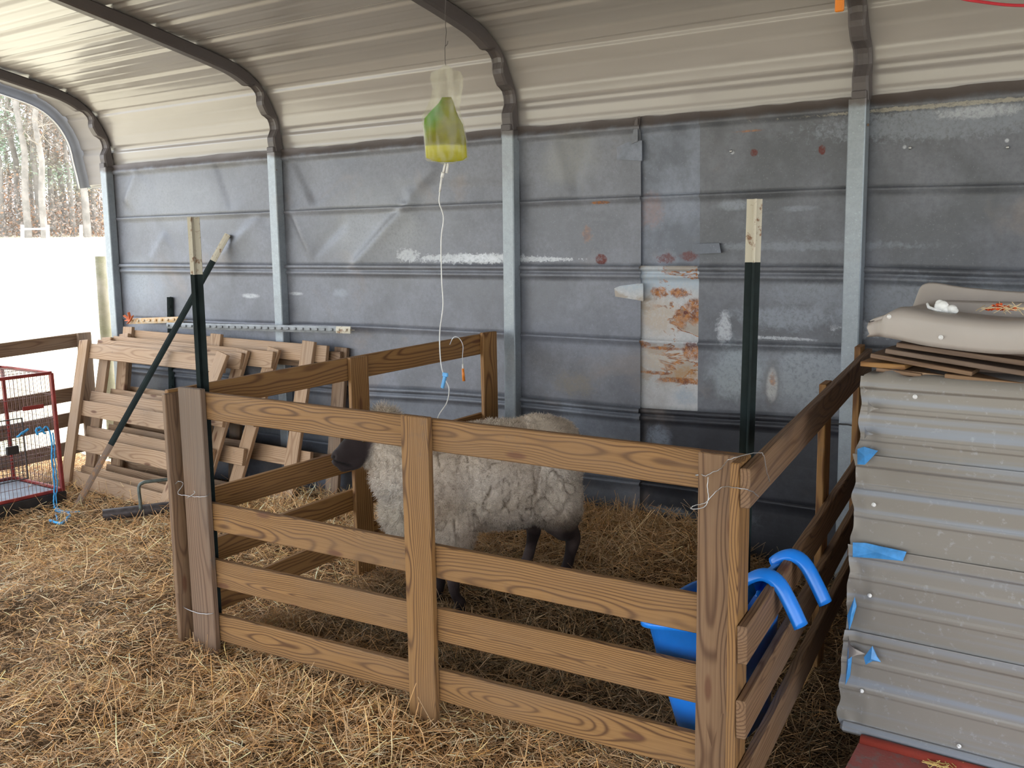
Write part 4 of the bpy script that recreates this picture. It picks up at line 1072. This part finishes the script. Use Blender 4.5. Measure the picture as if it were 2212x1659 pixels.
# ------------------------------------------------------------------ ribbed metal shelter on the right
SY = -1.22
sh = empty('metal_shelter', (5.6, -.85, 0), 'low shelter box clad in ribbed bare metal sheets on the right', 'shelter')
XR = 6.5
def shed_sheet(z0, z1, tilt, seed, yo):
    r = random.Random(seed)
    zs = np.linspace(z0, z1, 130); xs = np.concatenate([np.linspace(0, .12, 14), np.linspace(.14, XR-4.9, 40)])
    V = []
    for i, dx in enumerate(xs):
        fade = math.exp(-dx/.035)
        for z in zs:
            k = z-z1
            q = (z1-z)                     # distance below the top rib
            o = -.0060*float(ss(.020, .013, abs(q-.014)))
            for c_ in (.082, .155): o += -.0022*float(ss(.0085, .0045, abs(q-c_)))
            xl = 4.948 - .028*(1.0-z)*1. + .010*(float(n2(np.array(z), np.array(seed*1.), 26, 5))-.5)*2
            x = xl + dx
            y = SY + yo + o + tilt*dx*0 + fade*.020*(float(n2(np.array(z), np.array(dx*2), 22, seed))-.45) + .0025*(float(n2(np.array(x), np.array(z), 5, seed))-.5)
            V.append((x, y, z))
    return mk('cladding_sheet', V, grid_faces(len(xs), len(zs)), M['shed'], sh, False)
zlv = [1.018, .815, .572, .345, .100]
shed_sheet(.80, 1.018, 0, 1, .0)
shed_sheet(.56, .822, 0, 2, -.004)
shed_sheet(.335, .588, 0, 3, -.008)
shed_sheet(.105, .365, 0, 4, -.012)
b = MB(); b.ab((4.93, SY-.028, .088), (XR, SY+.01, .118), .008); b.build('bottom_trim', M['shed'], sh)
b = MB(); b.ab((4.99, SY+.03, .085), (XR, -.30, .99), .0); b.build('inner_box', M['wood_out'], sh)
# folded top edge and torn flap
V = []; nx = 60
for i in range(nx):
    x = 4.95+(XR-4.95)*(i/(nx-1))**1.5
    for j, (dy, dz) in enumerate(((-.014, -.01), (-.010, .004), (.02, .010), (.09, .014), (.17, .008))):
        V.append((x+.03*j*.2*math.exp(-(x-4.95)/.1), SY+dy, 1.018+dz+.012*math.exp(-(x-5.02)**2/.003)*(j > 1)*math.sin(j*1.3+x*60)))
mk('top_fold', np.array(V), grid_faces(nx, 5), M['shed'], sh, False)
for (px, py) in ((1977, 857), (1888, 1090), (1879, 1286), (1862, 1492), (2072, 1611), (2056, 1000)):
    if (px, py) == (2056, 1000): continue
    p = atY(px, py, SY-.022)
    b = MB(); b.ell((p.x, p.y-.002, p.z), (.0055, .003, .0055), 14, 8); b.ell((p.x, p.y-.006, p.z), (.0034, .004, .0034), 6, 6); b.build('screw', M['dirt_white'], sh, True)
def film(pts, y, name='protective_film'):
    V = [atY(px, py, y) for px, py in pts]; c = sum(V, Vector())/len(V)+Vector((0, -.008, 0))
    n = len(V); VV_ = V+[c]+[v+Vector((0, .003, 0)) for v in V]
    F = [(i, (i+1) % n, n) for i in range(n)]+[(i, (i+1) % n, n+1+(i+1) % n, n+1+i) for i in range(n)]
    return mk(name, VV_, F, M['bluefilm'], sh)
film([(1852, 970), (1866, 965), (1896, 974), (1882, 990), (1868, 1004), (1852, 1003)], SY-.028)
film([(1842, 1172), (1870, 1173), (1900, 1180), (1958, 1192), (1950, 1212), (1900, 1207), (1842, 1203)], SY-.030)
film([(1866, 1420), (1884, 1396), (1894, 1418), (1902, 1430), (1885, 1428), (1870, 1436)], SY-.040)
film([(1830, 1330), (1846, 1290), (1850, 1310), (1840, 1345), (1834, 1362)], SY-.020)
film([(1832, 1395), (1842, 1400), (1836, 1460), (1826, 1480)], SY-.020)
# curled bright flaps on the left edge
for (px, py, s_) in ((1880, 880, 1.), (1872, 935, .8), (1868, 842, .6), (1840, 1400, 1.6)):
    p = atY(px, py, SY-.020); V = []
    for i in range(6):
        for j in range(5):
            u = i/5; v = j/4
            V.append((p.x-.006*s_+.030*s_*u*(1-.6*abs(v-.5)*2), p.y-.014*s_*math.sin(u*2.2), p.z+.040*s_*(v-.5)*(1-.7*u)))
    o = mk('torn_edge', np.array(V), grid_faces(6, 5), M['shed'] if py != 1400 else M['beige'], sh, True)
# red platform
b = MB()
rp_ = empty('red_platform', (5.7, -1.4, 0), 'worn red painted wooden platform under the metal shelter', 'platform')
p1 = Vector((4.985, -1.245, .086)); 
V = [(4.985, -1.24, .085), (6.6, -1.24, .085), (6.6, -2.2, .085), (5.045, -2.2, .085), (4.985, -1.24, -.06), (6.6, -1.24, -.06), (6.6, -2.2, -.06), (5.045, -2.2, -.06)]
mk('platform_top', V, [(3, 2, 1, 0), (0, 1, 5, 4), (1, 2, 6, 5), (2, 3, 7, 6), (3, 0, 4, 7)], M['redpaint'], rp_)
b = MB(); b.tube([(4.99, -1.262, .092), (6.5, -1.262, .092)], .013, 10); b.build('edge_bead', M['redtrim'], rp_, True)
b = MB(); b.ab((4.99, -1.238, .0), (6.55, -.3, .084), .0); b.build('rear_board', M['wood_grey'], rp_)
# thin boards stacked on the shelter
tops = [((1857, 778), (1953, 795), (2212, 830)), ]
def slat(label, P1, P2, z1, z2, w_, t, mat, y0=SY, dy=0, grp='thin boards stacked on the shelter'):
    A = atY(*P1, y0); B = atY(*P2, y0+dy); 
    o = MB().box(A+Vector((0, w_/2, 0)), B+Vector((0, w_/2, 0)), (0, 1, 0), w_, t, .0015, seedof(*P1)).build('thin_plank', mat)
    return tag(o, label, 'board', grp)
XE = 2212
slat('lowest board end jutting out furthest left beneath the beige sheet', (1858, 786), (1954, 794), 0, 0, .18, .012, M['wood_orange'], SY+.0)
slat('second board end in the stack, tucked under the furthest left one', (1892, 798), (1990, 812), 0, 0, .16, .010, M['wood_side'], SY+.01)
slat('pale lowest board of the stack resting on the metal shelter', (1938, 803), (2260, 842), 0, 0, .16, .010, M['wood_pale'], SY+.02)
slat('long brown board above the pale one in the stack', (1880, 768), (2100, 808), 0, 0, .20, .011, M['wood_side'], SY+.01)
slat('dark long board near the top of the stack', (1912, 758), (2260, 815), 0, 0, .22, .012, M['wood_grey'], SY+.02)
slat('short board lying across the right of the stack', (2040, 812), (2260, 838), 0, 0, .14, .010, M['wood_side'], SY+.0)
slat('topmost dark board just under the beige sheet', (1936, 745), (2260, 792), 0, 0, .24, .012, M['wood_grey'], SY+.03)
b = MB(); b.ab((5.08, SY+.10, 1.03), (XR, -.40, 1.115), 0); o = b.build('packing_timber', M['wood_grey']); tag(o, 'dark timber packing between the shelter top and the beige sheet', 'timber')
# beige bent sheet on top
bs = empty('beige_sheet', (5.6, -1.0, 1.10), 'dented beige metal sheet folded over the top of the shelter', 'metal sheet')
V = []; nx = 70; prof_ = [(-.022, 0, 0), (-.026, .012, 0), (-.024, .035, 0), (-.026, .055, 0), (-.02, .066, 1), (-.004, .074, 1), (.03, .076, 1), (.12, .070, 1), (.24, .066, 1), (.26, .070, 1), (.27, .12, 2), (.275, .125, 2)]
for i in range(nx):
    u = i/(nx-1); x = 4.962+1.6*u**1.4
    zb = 1.116 - .024*float(ss(4.98, 5.20, np.array(x))) - .006*float(ss(5.2, 6, np.array(x)))+.0015*math.sin(x*38)
    for (dy, dz, k) in prof_:
        e0 = math.exp(-(x-4.962)/.025)
        dent = .006*math.exp(-((x-5.11)/.04)**2)*math.exp(-((dz-.03)/.03)**2) + .014*math.exp(-((x-4.985)/.012)**2)*(dz < .06)
        zz = zb+dz*1.0*(1-.35*e0)
        if k == 2: zz -= .02*math.exp(-(x-4.962)/.1)*0
        V.append((x+(.012*e0 if dz > .05 else 0)+(.02*e0 if dz > .07 else 0)+.008*e0*math.sin(dz*90)+(.02*math.exp(-(x-4.962)/.2) if k else 0), SY+dy+dent-.035*0, zz))
o = mk('sheet_top', np.array(V), grid_faces(nx, len(prof_)), M['beige'], bs, False)
md = o.modifiers.new('t', 'SOLIDIFY'); md.thickness = .0015
for (px, py) in ((2032, 729), (1920, 684)):
    p = atY(px, py, SY-.028)
    b = MB(); b.ell((p.x, p.y+.002, p.z), (.0055, .003, .0055), 14, 8); b.ell((p.x, p.y-.002, p.z), (.0034, .004, .0034), 6, 6); b.build('screw', M['dirt_white'], bs, True)
# second beige flange behind, with scraps
b = MB(); A = atY(2022, 652, SY+.20)
V = []
for i in range(30):
    x = A.x+1.2*i/29
    for (dy, dz) in ((0, -.055), (0, .0), (.004, .004), (.09, .004)): V.append((x, SY+.20+dy, A.z-.006*(i/29)+dz-.003))
o = mk('metal_flange', np.array(V), grid_faces(30, 4), M['beige']); md = o.modifiers.new('t', 'SOLIDIFY'); md.thickness = .002
tag(o, 'beige upstanding flange behind the white foam and red scraps', 'metal sheet')
b = MB(); zc = atY(2040, 668, SY+.08)
for (px, py, r_) in ((2034, 662, .017), (2043, 668, .013), (2056, 668, .013), (2025, 668, .010), (2062, 671, .009), (2030, 655, .010)):
    p = atY(px, py, SY+.08); b.ell(p, (r_, r_, r_*.85), 12, 8)
b.tube([atY(2004, 656, SY+.08), atY(2006, 664, SY+.07), atY(2020, 669, SY+.07), atY(2034, 671, SY+.07)], .004, 6)
o = b.build('foam_lump', M['white_lump'], None, True); tag(o, 'lumpy white foam scrap on the beige sheet', 'foam')
b = MB(); r_ = random.Random(3)
for k in range(60):
    px = r_.gauss(2163, 16); py = 669-abs(r_.gauss(0, 5))*(1 if abs(px-2163) < 18 else .3); p = atY(px, py, SY+.09+r_.uniform(-.02, .02))
    b.ell(p, (r_.uniform(.002, .006), r_.uniform(.002, .006), r_.uniform(.002, .004)), 6, 4)
o = b.build('red_scraps', M['redrag'], None); tag(o, 'pile of rusty red scraps on the beige sheet', 'scraps', kind='stuff')
b = MB()
for k in range(26):
    px = r_.uniform(2110, 2225); p = atY(px, 668-r_.uniform(0, 4), SY+.08+r_.uniform(-.02, .02)); dv = Vector((r_.uniform(-1, 1), r_.uniform(-.5, .5), r_.uniform(-.05, .3))).normalized()*.02
    b.tube([p-dv, p+dv], .0008, 4)
vv = np.array(b.v); o = mk('straw_wisps', vv, b.f, M['straw'], None, False, {'scol': ('FLOAT_COLOR', np.tile((.62, .48, .28, 1), (len(vv), 1)))}); tag(o, 'few straw wisps lying around the red scraps', 'straw', kind='stuff')
b = MB(); r_ = random.Random(9)
for k in range(22):
    p = atZ(r_.gauss(2030, 26), 1652+r_.uniform(-6, 10), .094+r_.uniform(0, .008)); dv = Vector((r_.uniform(-1, 1), r_.uniform(-.6, .6), r_.uniform(-.1, .25))).normalized()*r_.uniform(.012, .03)
    b.tube([p-dv, p+dv], .0011, 4)
vv = np.array(b.v); o = mk('straw_wisps', vv, b.f, M['straw'], None, False, {'scol': ('FLOAT_COLOR', np.tile((.66, .47, .17, 1), (len(vv), 1)))}); tag(o, 'small tuft of yellow straw lying on the red platform', 'straw', kind='stuff')
# orange clip and red cord near the roof
q = atX(1806, 4, 4.572)
oc = MB(); p = atY(1814, 2, -.215); oc.box(p+Vector((0, 0, .05)), p+Vector((.0, 0, -.035)), (1, 0, 0), .030, .012, .005); o = oc.build('orange_clip', M['orange']); tag(o, 'orange plastic clip hung on the steel frame at the roof bend', 'clip')
b = MB(); b.tube(wob([atY(1990, -40, -.6), atY(2060, -8, -.6), atY(2120, 4, -.6), (atY(2212, 12, -.6)), atY(2400, 6, -.6), atY(2700, -70, -.6)], 6, 0, 1), .0042, 8); b.build('cord', M['redcord'])
o = bpy.data.objects['cord']; o.name = 'red_rope'; tag(o, 'red and yellow rope sagging under the roof at the top right', 'rope')

# ------------------------------------------------------------------ far field: rail fence and trees
def far(px, py, dist):
    d = ray(px, py); d2 = Vector((d.x, d.y, 0)).length; return CAM + d*(dist/d2)
D = 52
ff = empty('rail_fence', tuple(far(75, 513, D)), 'white rail fence section far across the field before the trees', 'fence')
for px in (48, 103, 175):
    a = far(px, 518, D); b_ = far(px, 486, D); MB().box(a-Vector((0, 0, .15)), b_, (1, 0, 0), .12, .12, .01).build('post', M['dirt_white'], ff)
a = far(48, 495, D); b_ = far(103, 494, D); MB().box(a, b_, (0, 0, 1), .09, .05, .005).build('rail', M['dirt_white'], ff)
def twigs(r, base, d, L, rad, depth, mb):
    n = 5; pts = [base]
    dd_ = Vector(d)
    for i in range(n):
        dd_ = (dd_ + Vector((r.gauss(0, .12), r.gauss(0, .12), r.gauss(.02, .1)))).normalized(); pts.append(pts[-1]+dd_*L/n)
    mb.tube(pts, [rad*(1-.8*i/n)+.002 for i in range(n+1)], 4, False)
    if depth > 0:
        for i in range(2, n+1):
            for k in range(2):
                dv = (dd_ + Vector((r.gauss(0, .7), r.gauss(0, .7), r.gauss(.2, .5)))).normalized()
                twigs(r, pts[i], dv, L*.5, rad*.4, depth-1, mb)
def tree_meshes(seed, pine):
    r = random.Random(seed); H = r.uniform(13, 17)
    t = MB(); pts = [Vector((0, 0, -.3))]
    for i in range(8): pts.append(Vector((r.gauss(0, .12)*i*.5, r.gauss(0, .12)*i*.5, H*(i+1)/8)))
    t.tube(pts, [.15*(1-.8*i/8)+.02 for i in range(9)], 8, False)
    br = MB(); lv = []
    for k in range(26):
        z = r.uniform(.25, .98)*H; i = min(7, int(z/H*8)); p = pts[i].lerp(pts[i+1], z/H*8-i); a_ = r.uniform(0, 2*pi)
        L = r.uniform(.8, 2.2)*(1.2-z/H*.6)
        twigs(r, p, Vector((math.cos(a_), math.sin(a_), r.uniform(.1, .9))).normalized(), L, .04, 2 if k % 2 else 1, br)
    return t, br
trees = []
r = random.Random(12)
KL = ['bare pale-trunked tree', 'slender bare tree with fine twigs', 'grey bare tree with forked branches']
protos = []
cand = []
for k in range(46):
    px = -260 + k*13 + r.uniform(-6, 6); D2 = r.uniform(56, 84)
    cand.append((px, D2))
vis = [(9, 60), (28, 66), (45, 62), (62, 58), (76, 70), (90, 60), (97, 57), (117, 62), (128, 75), (143, 64), (160, 60), (176, 68), (190, 58), (205, 63)]
spots = vis
for i in range(3):
    t, br = tree_meshes(40+i, False); protos.append((t, br))
WORDS = ['first', 'second', 'third', 'fourth', 'fifth', 'sixth', 'seventh', 'eighth', 'ninth', 'tenth', 'eleventh', 'twelfth', 'thirteenth', 'fourteenth']
base_objs = {}
for n_, (px, dst) in enumerate(spots):
    g = far(px, 515, dst); gz = float(fz(np.array(g.x), np.array(g.y)))
    kind = n_ % 3
    if kind not in base_objs:
        t, br = protos[kind]
        root = empty('bare_tree', (0, 0, 0))
        to = t.build('trunk', M['bark'], root, True); bo = br.build('branches', M['twig'], root)
        base_objs[kind] = (root, to, bo); new = root
    else:
        root, to, bo = base_objs[kind]; new = root.copy(); COL.objects.link(new)
        for c_ in (to, bo): q = c_.copy(); COL.objects.link(q); q.parent = new
    new.location = (g.x, g.y, gz-.05); new.rotation_euler = (0, 0, r.uniform(0, 6.28)); s_ = r.uniform(.85, 1.2); new.scale = (s_, s_, s_)
    if n_ < len(vis):
        order = sorted(range(len(vis)), key=lambda q: vis[q][0]).index(n_)
        lab = '%s across the field, %s from the left in the opening' % (KL[kind], WORDS[order])
    else: lab = '%s at the wood edge, hidden beside the opening' % KL[kind]
    tag(new, lab, 'tree', 'bare trees across the field')
# undergrowth and evergreen sprays: leaf cards through the depth of the wood
k = 220000; rr_ = np.random.default_rng(8)
px = rr_.uniform(-300, 420, k); dst = rr_.uniform(58, 92, k); hh = rr_.random(k)**1.5*15
dirs = np.array([list(ray(float(a_), 500.)) for a_ in np.linspace(-300, 420, 60)]); dirs2 = dirs[:, :2]/np.linalg.norm(dirs[:, :2], axis=1)[:, None]
ii = np.interp(px, np.linspace(-300, 420, 60), np.arange(60)); i0 = ii.astype(int).clip(0, 58); fr_ = (ii-i0)[:, None]
d2 = dirs2[i0]*(1-fr_)+dirs2[i0+1]*fr_
xx = CAM.x+d2[:, 0]*dst; yy = CAM.y+d2[:, 1]*dst
clump = n3(np.stack([px*.02, hh*.35, dst*.1], 1), 1.3, 3)
keep = (clump > .33) | (hh < 1.2); xx, yy, hh, clump, px = xx[keep], yy[keep], hh[keep], clump[keep], px[keep]; k = len(xx)
zz = fz(xx, yy)+hh
c = np.stack([xx, yy, zz], 1); a1 = rr_.normal(0, 1, (k, 3)); a1 /= np.linalg.norm(a1, axis=1)[:, None]; a2 = np.cross(a1, rr_.normal(0, 1, (k, 3))); a2 /= np.linalg.norm(a2, axis=1)[:, None]
sz = rr_.uniform(.04, .12, k)[:, None]
V = np.stack([c-a1*sz, c+a2*sz*.5, c+a1*sz, c-a2*sz*.5], 1).reshape(-1, 3); F = (np.arange(k)*4)[:, None]+np.arange(4)[None]
green = ss(.45, .6, n3(np.stack([px*.015, hh*.25, px*0], 1), 1., 5))*ss(1.5, 4, hh)
brn = np.array([(.15, .125, .11), (.17, .14, .12), (.20, .125, .085), (.14, .13, .12)])[rr_.integers(0, 4, k)]; grn = np.array([(.10, .14, .095), (.13, .165, .12), (.15, .17, .14)])[rr_.integers(0, 3, k)]
col = (brn*(1-green[:, None])+grn*green[:, None])*1.75
C = np.repeat(np.concatenate([col, np.ones((k, 1))], 1), 4, 0)
o = mk('undergrowth', V, F, M['leaf'], None, False, {'scol': ('FLOAT_COLOR', C)}, origin=(0, 0, 0)); tag(o, 'brown and green undergrowth and foliage filling the far wood', 'undergrowth', kind='stuff')
